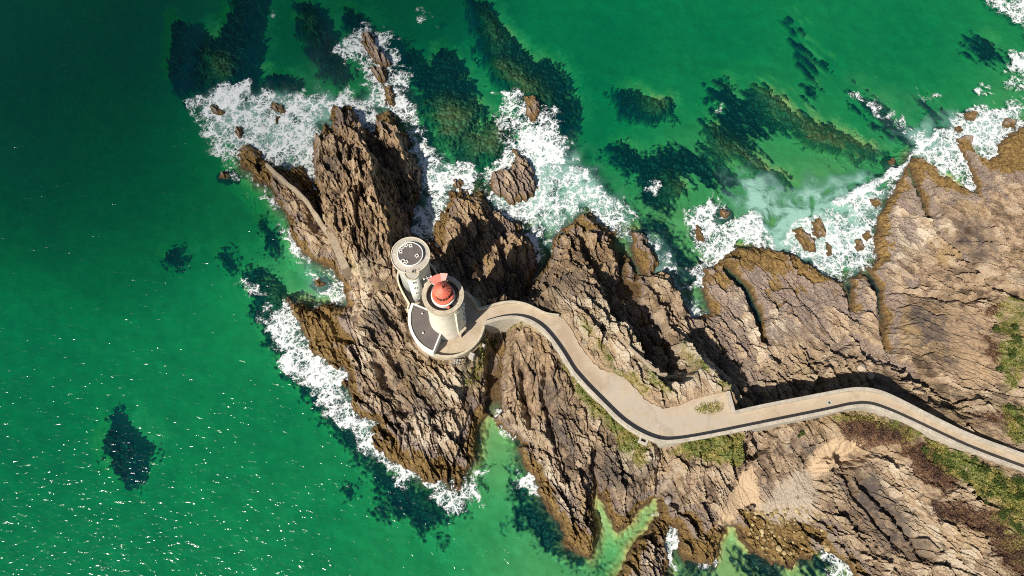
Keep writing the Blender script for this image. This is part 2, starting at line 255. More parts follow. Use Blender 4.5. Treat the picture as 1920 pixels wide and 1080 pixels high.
PALE = [[(1050,560),(1110,570),(1170,610),(1215,665),(1260,700),(1300,650),(1370,722),(1360,742),(1260,765),(1210,745),(1150,700),(1095,660)],[(800,700),(880,690),(890,720),(850,760),(790,740)],[(740,790),(800,790),(830,850),(790,870),(760,830)],[(1010,880),(1060,880),(1110,1000),(1070,1000)],[(1180,990),(1240,950),(1250,1060),(1190,1080)],[(1150,850),(1230,850),(1240,870),(1170,880)],[(650,600),(690,620),(700,700),(660,690)],[(1400,520),(1500,600),(1440,660),(1400,600)],[(1280,640),(1340,680),(1370,730),(1330,750),(1280,730),(1250,700)],[(1640,860),(1660,850),(1720,920),(1800,1010),(1840,1070),(1790,1080),(1720,990)],[(1060,600),(1130,600),(1160,660),(1100,660)],[(1220,720),(1280,720),(1270,760),(1230,755)],[(760,770),(850,770),(860,830),(780,830)],[(640,480),(690,500),(690,560),(660,600),(650,540)],[(1700,380),(1760,380),(1800,420),(1720,470),(1660,540),(1650,480)]]
KELP = [[(305,20),(335,15),(345,35),(360,55),(354,100),(338,165),(308,150),(303,90)],[(352,185),(366,130),(378,70),(402,40),(425,0),(430,-40),(480,-40),(472,40),(470,80),(456,120),(450,150),(410,165)],[(545,-20),(592,-5),(607,40),(628,90),(656,125),(632,150),(590,112),(562,62)],[(476,130),(520,122),(556,138),(545,156),(500,150)],[(636,-10),(672,10),(694,46),(668,62),(642,40)],
 [(755,76),(770,78),(786,108),(802,96),(832,70),(852,95),(882,140),(906,190),(902,222),(872,262),(852,282),(822,262),(794,190),(772,140)],[(872,-20),(912,-20),(932,36),(962,60),(1000,95),(1042,100),(1072,150),(1086,212),(1070,250),(1040,232),(1002,206),(964,172),(932,152),(900,92)],[(900,226),(952,196),(968,258),(944,302),(900,296),(862,312),(836,288)],
 [(1150,158),(1186,146),(1214,174),(1250,174),(1270,208),(1242,222),(1204,220),(1168,202)],[(1122,270),(1180,248),(1208,282),(1260,250),(1300,272),(1342,272),(1392,312),(1402,340),(1380,352),(1300,330),(1282,370),(1244,402),(1204,372),(1190,322)],
 [(1358,130),(1378,162),(1422,150),(1472,186),(1522,210),(1582,230),(1622,250),(1664,282),(1642,302),(1562,292),(1502,262),(1444,240),(1424,262),(1452,302),(1492,342),(1442,352),(1392,312),(1342,282),(1316,242),(1352,202),(1332,172)],[(1485,28),(1510,58),(1545,100),(1560,132),(1540,137),(1510,102),(1490,62)],
 [(1608,138),(1642,164),(1672,190),(1712,220),(1724,252),(1682,247),(1642,222),(1616,182)],[(1518,152),(1544,166),(1552,192),(1530,190)],[(1728,168),(1756,186),(1782,214),(1760,214)],[(1826,46),(1890,78),(1902,116),(1862,112),(1822,84)],
 [(447,490),(482,490),(512,520),(546,562),(540,590),(552,640),(590,690),(644,742),(680,800),(704,846),(760,890),(820,915),(880,938),(878,966),(832,986),(782,1002),(760,980),(712,950),(690,900),(652,850),(612,800),(562,742),(512,672),(472,602),(452,542)],
 [(295,460),(325,457),(328,478),(310,490),(293,485)],[(395,460),(415,458),(434,485),(425,497),(400,485)],[(186,766),(200,764),(212,800),(236,822),(268,836),(276,852),(254,868),(250,892),(240,916),(220,910),(204,882),(192,864),(172,842),(180,812)],[(640,905),(665,903),(662,930),(640,936)],
 [(960,826),(982,890),(1012,936),(1046,974),(1062,1014),(1108,1042),(1096,1078),(1062,1064),(1050,1044),(1020,1034),(986,994),(948,990),(968,960),(956,920)],[(478,395),(500,400),(522,440),(516,476),(490,462)],[(1290,1046),(1346,1030),(1346,1090),(1262,1090)],[(1372,945),(1398,935),(1424,952),(1420,985),(1462,1030),(1484,1090),(1396,1090),(1372,1004)],[(1500,1044),(1562,1030),(1560,1090),(1500,1090)],
 [(824,1012),(838,1014),(842,1034),(826,1034)],[(1110,1062),(1130,1058),(1140,1080),(1116,1084)],[(1196,400),(1260,410),(1300,470),(1340,520),(1300,540),(1240,470)],[(700,940),(740,960),(726,985),(694,965)],[(812,120),(830,110),(850,150),(846,200),(826,180)]]
OLIVE = [[(1320,230),(1420,290),(1480,320),(1490,345),(1430,345),(1340,290)],[(1480,210),(1600,250),(1660,285),(1620,302),(1500,285)],[(790,190),(830,180),(870,190),(905,200),(900,225),(860,270),(830,290),(800,240)],[(860,250),(905,230),(950,215),(965,255),(945,300),(880,310)],[(900,100),(950,110),(1010,150),(1030,190),(1000,220),(950,190)],[(1560,240),(1640,260),(1660,290),(1600,300)],[(1420,150),(1500,200),(1560,250),(1500,240),(1440,210)],[(500,520),(545,560),(560,640),(620,720),(560,690),(520,600)],[(820,900),(870,915),(860,950),(800,940)],[(385,95),(430,100),(440,140),(400,155)],[(905,20),(930,30),(945,80),(925,80)],[(560,20),(585,30),(590,60),(572,60)],[(1250,330),(1300,340),(1290,380),(1250,370)],[(1210,180),(1250,180),(1250,205),(1215,205)]]
FOAM = [([(358,196),(382,172),(420,160),(456,158),(492,170),(530,176),(560,165),(600,178),(640,165),(692,200),(704,256),(664,236),(624,200),(604,236),(592,256),(586,330),(562,318),(520,322),(500,312),(470,272),(452,300),(430,290),(400,272),(372,246)],.54),([(400,178),(422,162),(454,164),(456,196),(428,206),(404,200)],1.1),([(540,236),(580,226),(600,240),(588,262),(586,334),(560,316),(546,280)],.95),([(470,210),(540,215),(580,230),(560,300),(500,300)],.8),([(590,335),(602,372),(612,402),(606,402),(596,376)],.9),
 ([(630,92),(650,66),(690,48),(732,64),(746,104),(772,148),(768,188),(784,222),(806,262),(826,300),(800,330),(786,318),(764,272),(744,218),(704,212),(690,172),(664,124),(634,116)],.55),([(664,70),(690,56),(684,90),(676,80)],.95),([(744,222),(772,270),(790,330),(806,320),(782,262)],.8),([(676,228),(706,210),(704,240),(698,258),(680,242)],.9),
 ([(786,300),(830,318),(872,308),(872,342),(844,360),(836,398),(812,440),(824,474),(794,446),(772,434),(782,384),(788,350)],.62),([(822,340),(870,310),(888,322),(912,330),(890,354),(842,352)],1.05),([(796,432),(812,438),(830,478),(816,466)],.9),
 ([(930,168),(962,176),(1000,192),(1048,202),(1056,250),(1084,290),(1114,318),(1136,350),(1156,374),(1194,420),(1170,436),(1130,410),(1104,396),(1072,408),(1044,432),(1014,500),(1004,470),(978,436),(930,396),(914,380),(900,352),(872,344),(866,318),(930,298),(962,276),(944,250),(932,206)],.5),([(976,246),(1004,232),(1036,262),(1064,300),(1054,324),(1018,318),(1004,300),(985,292),(962,276)],1.0),([(930,300),(960,284),(958,316),(934,316)],.95),([(1000,300),(1030,330),(1012,372),(1002,372),(1008,344)],.85),([(1100,386),(1130,396),(1166,424),(1158,438),(1140,430),(1112,404)],.95),([(980,432),(1002,440),(1000,456),(984,444)],.9),([(1000,400),(1040,385),(1030,410),(1000,420)],.8),
 ([(1180,430),(1220,440),(1262,500),(1300,560),(1318,586),(1296,590),(1256,520),(1222,470)],.5),([(1284,408),(1300,410),(1330,366),(1356,392),(1342,420),(1350,450),(1342,490),(1328,502),(1318,476),(1300,440)],.7),([(1352,440),(1378,404),(1412,410),(1432,424),(1448,460),(1400,464),(1384,462),(1372,480),(1350,496),(1330,492),(1342,470)],1.0),([(1296,516),(1330,504),(1334,526),(1304,534)],.8),
 ([(1470,440),(1500,418),(1560,388),(1650,346),(1690,322),(1664,376),(1644,410),(1640,500),(1610,510),(1560,524),(1500,490),(1470,474)],.6),([(1600,430),(1640,380),(1660,366),(1640,420),(1640,510),(1610,500)],.75),([(1500,416),(1540,402),(1538,412),(1508,428)],1.0),
 ([(1558,384),(1590,362),(1640,336),(1690,308),(1730,272),(1756,240),(1768,242),(1752,270),(1712,296),(1694,322),(1650,346),(1600,378),(1572,392)],1.15),
 ([(1690,306),(1724,262),(1770,238),(1800,218),(1850,192),(1930,200),(1930,256),(1884,256),(1866,296),(1832,290),(1842,350),(1828,368),(1796,348),(1752,318),(1716,294)],.7),([(1786,262),(1820,280),(1850,272),(1872,292),(1850,306),(1822,292),(1834,360),(1800,346),(1790,310)],.92),([(1838,-20),(1940,-20),(1940,66),(1900,46),(1868,20)],.66),([(1898,104),(1940,90),(1940,132),(1906,126)],1.0),([(1880,140),(1930,130),(1930,190),(1890,170)],.35),
 ([(496,584),(544,574),(562,606),(582,650),(616,682),(644,690),(658,742),(672,788),(712,786),(698,832),(736,866),(800,902),(850,920),(868,892),(892,908),(892,940),(862,958),(820,934),(760,906),(704,866),(672,806),(632,774),(582,736),(542,684),(502,642)],.72),([(548,570),(562,604),(584,650),(620,682),(650,700),(656,750),(672,788),(640,764),(600,720),(566,668),(552,620)],.94),([(668,786),(714,786),(696,812),(704,836),(690,826),(676,800)],.95),([(800,900),(850,918),(872,892),(888,906),(886,934),(850,928),(812,912)],.8),([(700,838),(740,864),(790,898),(770,900),(720,866)],.88),
 ([(516,384),(546,412),(552,442),(562,468),(602,490),(634,512),(650,556),(654,574),(600,578),(560,568),(598,538),(572,502),(546,470),(524,420)],.5),([(546,415),(556,440),(560,466),(582,488),(570,486),(548,460)],.85),([(620,505),(640,528),(654,570),(640,574),(640,550),(620,520)],.85),([(430,292),(470,330),(512,356),(520,388),(490,370),(450,336),(424,330)],.58),([(496,352),(514,356),(524,388),(510,384)],.9),
 ([(928,762),(940,776),(946,804),(958,816),(950,826),(936,800)],.75),([(972,892),(990,890),(1010,918),(1012,930),(998,926),(984,918)],1.0),([(880,876),(906,870),(904,896),(884,900)],.45),([(1246,980),(1270,984),(1272,1020),(1256,1050),(1250,1030)],.85),([(1552,1028),(1572,1050),(1604,1076),(1600,1090),(1560,1080)],.85),([(1290,1040),(1340,1036),(1340,1060),(1300,1060)],.4),([(960,870),(976,872),(990,900),(975,900)],.4),
 ([(1606,178),(1640,196),(1690,226),(1716,246),(1690,246),(1640,214)],.55),([(1612,128),(1640,140),(1660,160),(1640,160)],.35),([(1720,166),(1760,180),(1750,196),(1722,186)],.35),([(1340,182),(1356,190),(1344,214),(1336,206)],.4),([(484,66),(500,40),(530,8),(520,0),(494,30)],.3),([(780,10),(820,40),(842,62),(830,62),(790,30)],.28),([(1220,340),(1240,352),(1236,364),(1218,354)],.6),([(1840,168),(1852,174),(1840,180)],.8),([(446,520),(480,528),(510,560),(490,560),(450,536)],.35),([(940,165),(960,180),(930,210)],.4)]
MILK = [([(1370,330),(1420,320),(1480,360),(1560,330),(1640,330),(1680,320),(1640,420),(1600,510),(1500,490),(1440,470),(1390,400)],.85),([(1000,260),(1060,270),(1130,340),(1170,400),(1100,400),(1030,440),(980,400),(920,390),(960,330)],.8),([(380,180),(640,170),(690,230),(600,250),(580,320),(460,280),(400,260)],.7),([(660,180),(720,150),(760,200),(700,240)],.45),([(780,300),(870,310),(860,360),(820,440),(780,420)],.6),([(1180,430),(1230,450),(1310,580),(1290,590),(1210,480)],.75),([(1680,250),(1740,220),(1800,210),(1900,200),(1900,260),(1800,300),(1720,300)],.7),([(540,470),(620,500),(650,570),(580,560)],.45),([(510,600),(560,610),(640,700),(660,780),(600,720),(540,660)],.45),([(670,790),(720,790),(720,850),(690,840)],.5),([(1290,400),(1360,380),(1360,450),(1310,450)],.4),([(1600,150),(1780,200),(1740,250),(1680,270),(1600,330),(1560,320),(1660,260)],.18),([(600,60),(660,90),(690,180),(620,180),(560,150)],.12)]
DEPTHS = [(60,100,11),(60,300,9.5),(250,60,10),(250,300,7.5),(100,550,6.4),(300,500,5.6),(450,420,5),(60,800,6.4),(300,700,5.2),(500,800,5.2),(250,1000,5.6),(600,1000,5),(800,1040,4.4),(900,1000,3.2),(930,900,2.2),(925,830,1.6),(930,790,1.5),(1000,1050,2.6),(1060,1070,2.2),(1140,1050,2.2),(1120,960,1.8),(1200,960,1.4),(600,60,7),(480,120,7),(750,40,7),(850,40,7.5),(1150,60,6.6),(1100,150,6.4),(1350,60,6),(1130,240,6),(1300,170,5),(1550,100,5.2),(1600,180,4.1),(1480,230,3),(1400,280,2.6),(1300,290,2.8),(1700,60,5.5),(1800,140,4),(1880,180,2.6),(1750,100,5),(1250,420,2),(1050,350,3),(850,250,3),(700,150,3.5),(500,220,2.5),(1540,350,2),(1450,400,1.6),(1250,540,1.2),(620,540,1.5),(540,500,3.5),(1390,1060,1.2),(1320,1070,1.3),(1550,1080,1.2),(-300,500,9),(500,-300,12),(1500,-300,8),(400,1500,8),(1000,1400,5)]
WISP = []
WEED = [[(545,436),(570,455),(600,486),(636,510),(656,540),(664,600),(660,660),(668,720),(690,775),(722,786),(770,800),(770,860),(760,880),(690,830),(660,770),(640,700),(570,640),(538,572),(560,565),(640,576),(648,560),(630,515),(600,494),(575,482)],[(700,790),(740,800),(800,860),(850,870),(870,890),(860,925),(780,892),(715,850)],[(445,275),(500,300),(540,312),(600,340),(606,395),(575,350),(520,340),(470,330)],[(588,280),(605,235),(627,190),(660,195),(668,240),(705,240),(735,208),(752,260),(700,270),(640,262),(600,280)],[(812,405),(845,350),(900,352),(930,395),(880,380),(850,400),(845,450),(815,450)],[(1040,450),(1060,418),(1100,396),(1160,440),(1180,480),(1230,470),(1240,500),(1190,490),(1150,470),(1100,440),(1060,445)],[(1350,490),(1400,460),(1480,472),(1560,518),(1600,520),(1590,545),(1500,520),(1420,500),(1370,520)],[(1638,400),(1660,370),(1690,330),(1700,350),(1668,400),(1660,500),(1640,530)],[(1690,305),(1740,296),(1800,340),(1840,370),(1820,380),(1760,350),(1720,340)],[(1810,270),(1930,240),(1930,330),(1850,320)],[(965,830),(990,890),(1020,950),(1060,1010),(1110,1045),(1125,1000),(1090,1000),(1040,920),(1000,850)],[(1125,950),(1160,960),(1210,945),(1150,1010)],[(1160,1040),(1240,930),(1260,960),(1200,1050),(1170,1090)],[(1270,960),(1350,960),(1350,1060),(1280,1050)],[(1390,960),(1480,980),(1570,970),(1560,1040),(1480,1060),(1400,1030)],[(890,750),(925,770),(905,860),(870,890),(880,800)]]
GRAVEL = [[(1430,945),(1445,925),(1470,895),(1500,880),(1520,890),(1525,930),(1520,975),(1470,980),(1440,968),(1425,955)],[(1262,880),(1240,930),(1236,926),(1256,878)]]
BROWN = [[(447,280),(590,260),(630,190),(730,205),(790,340),(770,440),(830,400),(870,350),(920,380),(990,430),(1010,520),(1040,440),(1100,400),(1150,440),(1170,560),(1080,500),(1040,545),(960,560),(900,575),(830,510),(740,500),(690,510),(640,470),(610,430),(560,440),(500,350)],[(735,660),(800,690),(880,700),(900,780),(840,780),(780,770),(720,720)]]
CHAN = [[(1364,512),(1374,514),(1404,548),(1426,596),(1430,622),(1418,600),(1392,552)],[(1625,514),(1634,512),(1650,545),(1660,600),(1650,602),(1640,560)],[(1586,534),(1594,534),(1600,570),(1594,572)],[(1708,348),(1718,350),(1740,405),(1730,408)]]
SANDBED = [[(930,780),(945,830),(962,870),(968,940),(1010,1000),(1050,1040),(1100,1060),(1140,1030),(1118,930),(1140,985),(1152,1015),(1205,960),(1240,935),(1205,1000),(1165,1060),(1150,1090),(1150,1160),(880,1160),(890,960),(904,870),(915,795)],[(1350,1000),(1375,990),(1400,1040),(1500,1070),(1600,1070),(1600,1160),(1345,1160)]]

SEA_ROCKS = [  # outline, top heights, label
 ([(680,64),(696,60),(704,74),(706,88),(718,102),(732,116),(733,126),(720,128),(706,120),(694,106),(684,90),(678,78)], 2.6, 'brown ribbed reef rock with foam around it at the top of the long spine'),
 ([(694,124),(712,126),(726,132),(727,150),(718,160),(708,150),(698,138)], 1.7, 'short low brown rock in the middle of the foamy reef spine'),
 ([(716,160),(734,160),(739,174),(740,198),(732,206),(724,194),(721,176)], 1.8, 'narrow golden brown rock at the lower end of the reef spine'),
 ([(961,277),(975,292),(990,300),(998,318),(1005,340),(1007,352),(998,370),(985,378),(960,385),(945,376),(925,363),(917,346),(921,326),(935,318),(955,320),(964,302)], 2.7, 'broad brown islet with a pointed tip ringed by white surf'),
 ([(850,338),(862,334),(869,342),(866,352),(852,352)], 1.3, 'small brown boulder in white surf just above the ribbed rock lobe'),
 ([(392,200),(406,194),(412,204),(424,210),(416,217),(400,213)], .9, 'half awash brown rock in the bright foam at the far left of the surf'),
 ([(442,236),(450,236),(456,248),(455,258),(446,258),(441,248)], 1.3, 'small upright brown rock in foam above the left spur tip'),
 ([(410,325),(422,320),(431,328),(426,335),(413,333)], 1.0, 'tiny brown rock just off the left spur in green water'),
 ([(510,190),(528,196),(538,206),(532,214),(520,206),(506,202)], .7, 'flat awash rock in the middle of the wide upper surf'),
 ([(516,220),(524,216),(522,232),(516,235)], .7, 'thin sliver of brown rock in the wide upper surf'),
 ([(982,180),(1002,178),(1014,200),(1012,216),(998,228),(986,216)], .9, 'low brown reef top breaking the water above the islet'),
 ([(1486,430),(1500,426),(1528,448),(1530,474),(1516,474),(1500,456)], 1.1, 'long flat brown rock awash between the milky water and the slabs'),
 ([(1522,416),(1536,406),(1546,424),(1550,442),(1534,448),(1524,436)], 1.2, 'brown rock with a white splash behind it beside the milky water'),
 ([(1546,454),(1558,460),(1562,476),(1552,480)], .7, 'small brown rock in thin foam near the slab edge'),
 ([(1632,374),(1646,370),(1652,382),(1642,390),(1634,384)], 1.0, 'round brown rock in foam just below the breaking wave'),
 ([(1620,436),(1630,432),(1634,444),(1626,452),(1618,446)], 1.0, 'round brown rock in foam left of the big slab'),
 ([(1604,450),(1616,446),(1622,462),(1610,474),(1602,464)], .8, 'ragged brown rock in foam under the round rock'),
 ([(1806,214),(1824,206),(1836,212),(1828,226),(1812,224)], 1.0, 'brown rock at the outer edge of the eastern surf'),
 ([(1876,232),(1890,220),(1906,226),(1902,240),(1884,242)], 1.0, 'dark brown rock in the eastern surf near the picture edge'),
 ([(1788,238),(1798,232),(1806,244),(1798,250)], .8, 'little brown rock left of centre in the eastern surf'),
 ([(1664,300),(1676,296),(1682,306),(1672,310)], .5, 'tiny rock hidden in the breaking wave'),
 ([(640,714),(650,706),(654,718),(648,726),(641,722)], .9, 'lone boulder wedged in the gully of the left shore'),
 ([(757,246),(770,258),(768,263),(758,256)], .7, 'thin brown rock lying in the surf right of the cliff'),
 ([(590,524),(604,526),(612,534),(600,540),(588,532)], .7, 'brown rock awash in the left bay surf'),
 ([(534,556),(542,554),(546,564),(538,568)], .5, 'pale round rock ringed with foam in the left bay'),
 ([(1306,418),(1316,430),(1322,450),(1310,452),(1302,436)], .8, 'narrow brown rock left of the dense white surf'),
 ([(1350,394),(1362,392),(1370,402),(1360,410),(1350,404)], .7, 'brown rock at the top edge of the dense white surf'),
]
# ------------------------------------------------------------------ node helpers
class NG:
    def __init__(self, name):
        self.m = bpy.data.materials.new(name); self.m.use_nodes = True
        self.t = self.m.node_tree; self.t.nodes.clear()
        self.out = self.n('ShaderNodeOutputMaterial')
        self.pos = None
    def n(self, ty, **kw):
        nd = self.t.nodes.new(ty)
        for k, v in kw.items(): setattr(nd, k, v)
        return nd
    def set(self, sock, v):
        if isinstance(v, bpy.types.NodeSocket): self.t.links.new(v, sock)
        elif isinstance(v, (tuple, list)) and len(v) == 3 and sock.type == 'RGBA': sock.default_value = (*v, 1)
        else: sock.default_value = v
    def P(self):
        if self.pos is None: self.pos = self.n('ShaderNodeNewGeometry').outputs['Position']
        return self.pos
    def attr(self, name): return self.n('ShaderNodeAttribute', attribute_name=name).outputs['Fac']
    def math(self, op, a, b=0.0, c=0.0, clamp=False):
        nd = self.n('ShaderNodeMath', operation=op, use_clamp=clamp)
        self.set(nd.inputs[0], a); self.set(nd.inputs[1], b); self.set(nd.inputs[2], c); return nd.outputs[0]
    def add(self, a, b): return self.math('ADD', a, b)
    def mul(self, a, b): return self.math('MULTIPLY', a, b)
    def ss(self, a, b, x):
        nd = self.n('ShaderNodeMapRange', interpolation_type='SMOOTHSTEP')
        self.set(nd.inputs['Value'], x); self.set(nd.inputs['From Min'], a); self.set(nd.inputs['From Max'], b); return nd.outputs[0]
    def scale(self, v, s):
        nd = self.n('ShaderNodeVectorMath', operation='MULTIPLY'); self.set(nd.inputs[0], v)
        nd.inputs[1].default_value = s if isinstance(s, (tuple, list)) else (s, s, s); return nd.outputs[0]
    def vadd(self, a, b):
        nd = self.n('ShaderNodeVectorMath', operation='ADD'); self.set(nd.inputs[0], a); self.set(nd.inputs[1], b); return nd.outputs[0]
    def noise(self, sc, det=4.0, rough=.55, vec=None, dist=0.0, col=False):
        nd = self.n('ShaderNodeTexNoise'); self.set(nd.inputs['Vector'], vec if vec is not None else self.P())
        nd.inputs['Scale'].default_value = sc; nd.inputs['Detail'].default_value = det; nd.inputs['Roughness'].default_value = rough
        nd.inputs['Distortion'].default_value = dist
        return nd.outputs['Color' if col else 'Fac']
    def voro(self, sc, feat='F1', vec=None, out='Distance', rand=1.0):
        nd = self.n('ShaderNodeTexVoronoi', feature=feat); self.set(nd.inputs['Vector'], vec if vec is not None else self.P())
        nd.inputs['Scale'].default_value = sc; nd.inputs['Randomness'].default_value = rand
        return nd.outputs[out]
    def mix(self, f, a, b, mode='MIX'):
        nd = self.n('ShaderNodeMix', data_type='RGBA', blend_type=mode)
        self.set(nd.inputs[0], f); self.set(nd.inputs[6], a); self.set(nd.inputs[7], b); return nd.outputs[2]
    def ramp(self, x, stops):
        nd = self.n('ShaderNodeValToRGB'); self.set(nd.inputs[0], x); e = nd.color_ramp.elements
        while len(e) < len(stops): e.new(0.5)
        for k, (p, c) in enumerate(stops): e[k].position = p; e[k].color = (*c, 1)
        return nd.outputs[0]
    def bump(self, h, st, dist, nrm=None):
        nd = self.n('ShaderNodeBump'); self.set(nd.inputs['Height'], h); self.set(nd.inputs['Strength'], st); self.set(nd.inputs['Distance'], dist)
        if nrm is not None: self.set(nd.inputs['Normal'], nrm)
        return nd.outputs[0]
    def bsdf(self, col, rough=.8, nrm=None, metal=0.0, spec=.3):
        nd = self.n('ShaderNodeBsdfPrincipled'); self.set(nd.inputs['Base Color'], col); self.set(nd.inputs['Roughness'], rough)
        self.set(nd.inputs['Metallic'], metal); self.set(nd.inputs['Specular IOR Level'], spec)
        if nrm is not None: self.set(nd.inputs['Normal'], nrm)
        return nd.outputs[0]
    def mixs(self, f, a, b):
        nd = self.n('ShaderNodeMixShader'); self.set(nd.inputs[0], f); self.t.links.new(a, nd.inputs[1]); self.t.links.new(b, nd.inputs[2]); return nd.outputs[0]
    def done(self, s):
        self.t.links.new(s, self.out.inputs[0]); return self.m

def mesh_obj(name, V, Fq, mat, parent=None, smooth=False):
    me = bpy.data.meshes.new(name)
    V = np.asarray(V, np.float32); Fq = np.asarray(Fq, np.int32)
    me.vertices.add(len(V)); me.vertices.foreach_set('co', V.ravel())
    k = Fq.shape[1]
    me.loops.add(Fq.size); me.loops.foreach_set('vertex_index', Fq.ravel())
    me.polygons.add(len(Fq)); me.polygons.foreach_set('loop_start', np.arange(0, Fq.size, k, dtype=np.int32))
    me.polygons.foreach_set('use_smooth', np.full(len(Fq), smooth))
    me.update(calc_edges=True); me.materials.append(mat)
    o = bpy.data.objects.new(name, me); COL.objects.link(o)
    if parent: o.parent = parent
    return o
def set_attr(o, name, a):
    at = o.data.attributes.new(name, 'FLOAT', 'POINT'); at.data.foreach_set('value', np.ascontiguousarray(a, np.float32).ravel())
def grid_faces(ny, nx):
    i = np.arange(ny * nx).reshape(ny, nx)
    return np.stack([i[:-1, :-1], i[:-1, 1:], i[1:, 1:], i[1:, :-1]], -1).reshape(-1, 4)
def tag(o, label=None, cat=None, group=None, kind=None):
    if label: o['label'] = label
    if cat: o['category'] = cat
    if group: o['group'] = group
    if kind: o['kind'] = kind
    return o
def spread(lo, hi, step, far, n=26):
    c = np.arange(lo, hi + step * .5, step)
    g = step * 4 * np.cumsum(1.32 ** np.arange(n)); g = g * (far / g[-1])
    return np.concatenate([(lo - g)[::-1], c, hi + g])
def bil(lf, arr, x, y):
    """sample an array given on the coarse field lf"""
    ix = np.clip(np.interp(x, lf.xs, np.arange(len(lf.xs))), 0, len(lf.xs) - 1.001)
    iy = np.clip(np.interp(y, lf.ys, np.arange(len(lf.ys))), 0, len(lf.ys) - 1.001)
    i = ix.astype(int); j = iy.astype(int); u = ix - i; v = iy - j
    return (arr[j, i] * (1 - u) + arr[j, i + 1] * u) * (1 - v) + (arr[j + 1, i] * (1 - u) + arr[j + 1, i + 1] * u) * v

# ------------------------------------------------------------------ terrain heights
X0, X1, Y0, Y1 = -126.0, 128.0, -14.0, 121.0
STEP = 0.155
T = Field(spread(X0, X1, STEP, 3500), spread(Y0, Y1, STEP, 3500))
L = Field(spread(X0, X1, .4, 3500), spread(Y0, Y1, .4, 3500))
Q = Field(spread(X0, X1, 1.0, 3500), spread(Y0, Y1, 1.0, 3500))
X, Y = T.X, T.Y
n1 = fbm(X / 3.2, Y / 3.2, 3, 20); n2 = fbm(X / 3.2 + 40, Y / 3.2, 3, 30)
n3 = gnoise(X / .75, Y / .75, 41); n4 = gnoise(X / .75, Y / .75, 42)
WX = n1 * 1.1 + n3 * .35; WY = n2 * 1.1 + n4 * .35
cP = WP(COAST, 0.0)
cd = seg_dist(L.X, L.Y, cP); cin = inside(L.X, L.Y, cP); csd = np.where(cin, cd, -cd)
sd = bil(L, csd, X + WX, Y + WY)
sp = np.array(SPOTS, float); spx, spy = W2(sp[:, 0], sp[:, 1], sp[:, 2])
zt = bil(Q, idw(Q.X, Q.Y, np.stack([spx, spy], -1), sp[:, 2], 3.2, 2.0), X, Y)
dp = np.array(DEPTHS, float); dpx, dpy = W2(dp[:, 0], dp[:, 1], 0)
DEP = idw(Q.X, Q.Y, np.stack([dpx, dpy], -1), dp[:, 2], 2.6, 20.0)
dep = bil(Q, DEP, X, Y)
slope = 1.15 + .5 * n1
zl = .05 + slope * np.maximum(sd, 0)
k_ = .6
hmin = np.clip(.5 + .5 * (zt - zl) / k_, 0, 1)
zland = zt + (zl - zt) * hmin - k_ * hmin * (1 - hmin)
kelp = T.mask(KELP, 3.8, WX * 2.2 + n3 * .6, WY * 2.2 + n4 * .6, -1.0)
st_ = math.radians(52); sa_ = X * math.cos(st_) - Y * math.sin(st_); sb_ = X * math.sin(st_) + Y * math.cos(st_)
streak = fbm(sa_ / 9, sb_ / 1.6, 3, 79) * sstep(W2(1180, 200)[0], W2(1330, 200)[0], X)
kn = fbm(X / 1.5, Y / 1.5, 3, 77)
kelp = np.maximum(sstep(.18, .92, kelp + (kn * .30 + streak * 1.1) * sstep(0, .3, kelp)), T.mask(CHAN, .5, 0, 0, -.5))
olive = T.mask(OLIVE, 4.0, WX * 2, WY * 2, -.8)
bsd = T.mask(SANDBED, 2.0, WX, WY, -1.0)
shore = (.20 + .35 * bsd) + (.95 - .35 * bsd) * np.maximum(-sd, 0)
dsea = np.minimum(dep, shore)
kd = 3.2 - 2.2 * olive
reef = sstep(0, .2, kelp)
kh = sstep(.1, 1.0, kelp)
dsea = dsea * (1 - kh) + kh * np.minimum(dsea, kd)
dsea = dsea + kelp * kn * .7 * (dsea > .4) + fbm(X / 6, Y / 6, 3, 88) * .3 * np.clip(dsea / 3, 0, 1)
near = sstep(-6.5, -1.0, sd) * (1 - sstep(.7, 3.0, dep * .35)) * (1 - kelp)
Z = np.where(sd > 0, zland, -np.maximum(dsea, .1))
for out, sps, sl_ in MASSES:
    s_ = np.array(sps, float); ox = np.array(out, float)
    oz = idw(ox[:, 0], ox[:, 1], s_[:, :2], s_[:, 2], 3.0, 20.0)
    P = WP(np.column_stack([ox, oz]))
    sl, d = T.sdf(P, 9.0, WX * .8 + n3 * .3, WY * .8 + n4 * .3)
    qx, qy = W2(s_[:, 0], s_[:, 1], s_[:, 2])
    zin = idw(X[sl], Y[sl], np.stack([qx, qy], -1), s_[:, 2], 3.0, 1.0)
    zm = zin - (sl_ * 1.3 + n1[sl]) * np.maximum(-d, 0)
    Z[sl] = np.maximum(Z[sl], np.where(d > -9, zm, -50))
for pts, hw, sl_ in CLEFTS:
    p = np.array(pts, float); P = WP(p)
    sl = T.box(P, 8.0)
    d, v = seg_dist(X[sl] + WX[sl] * .7, Y[sl] + WY[sl] * .7, P, False, p[:, 2])
    d = np.maximum(0, d - hw * (1 + .6 * n2[sl]))
    Z[sl] = np.minimum(Z[sl], np.where(d < 7, v + sl_ * d, 99))

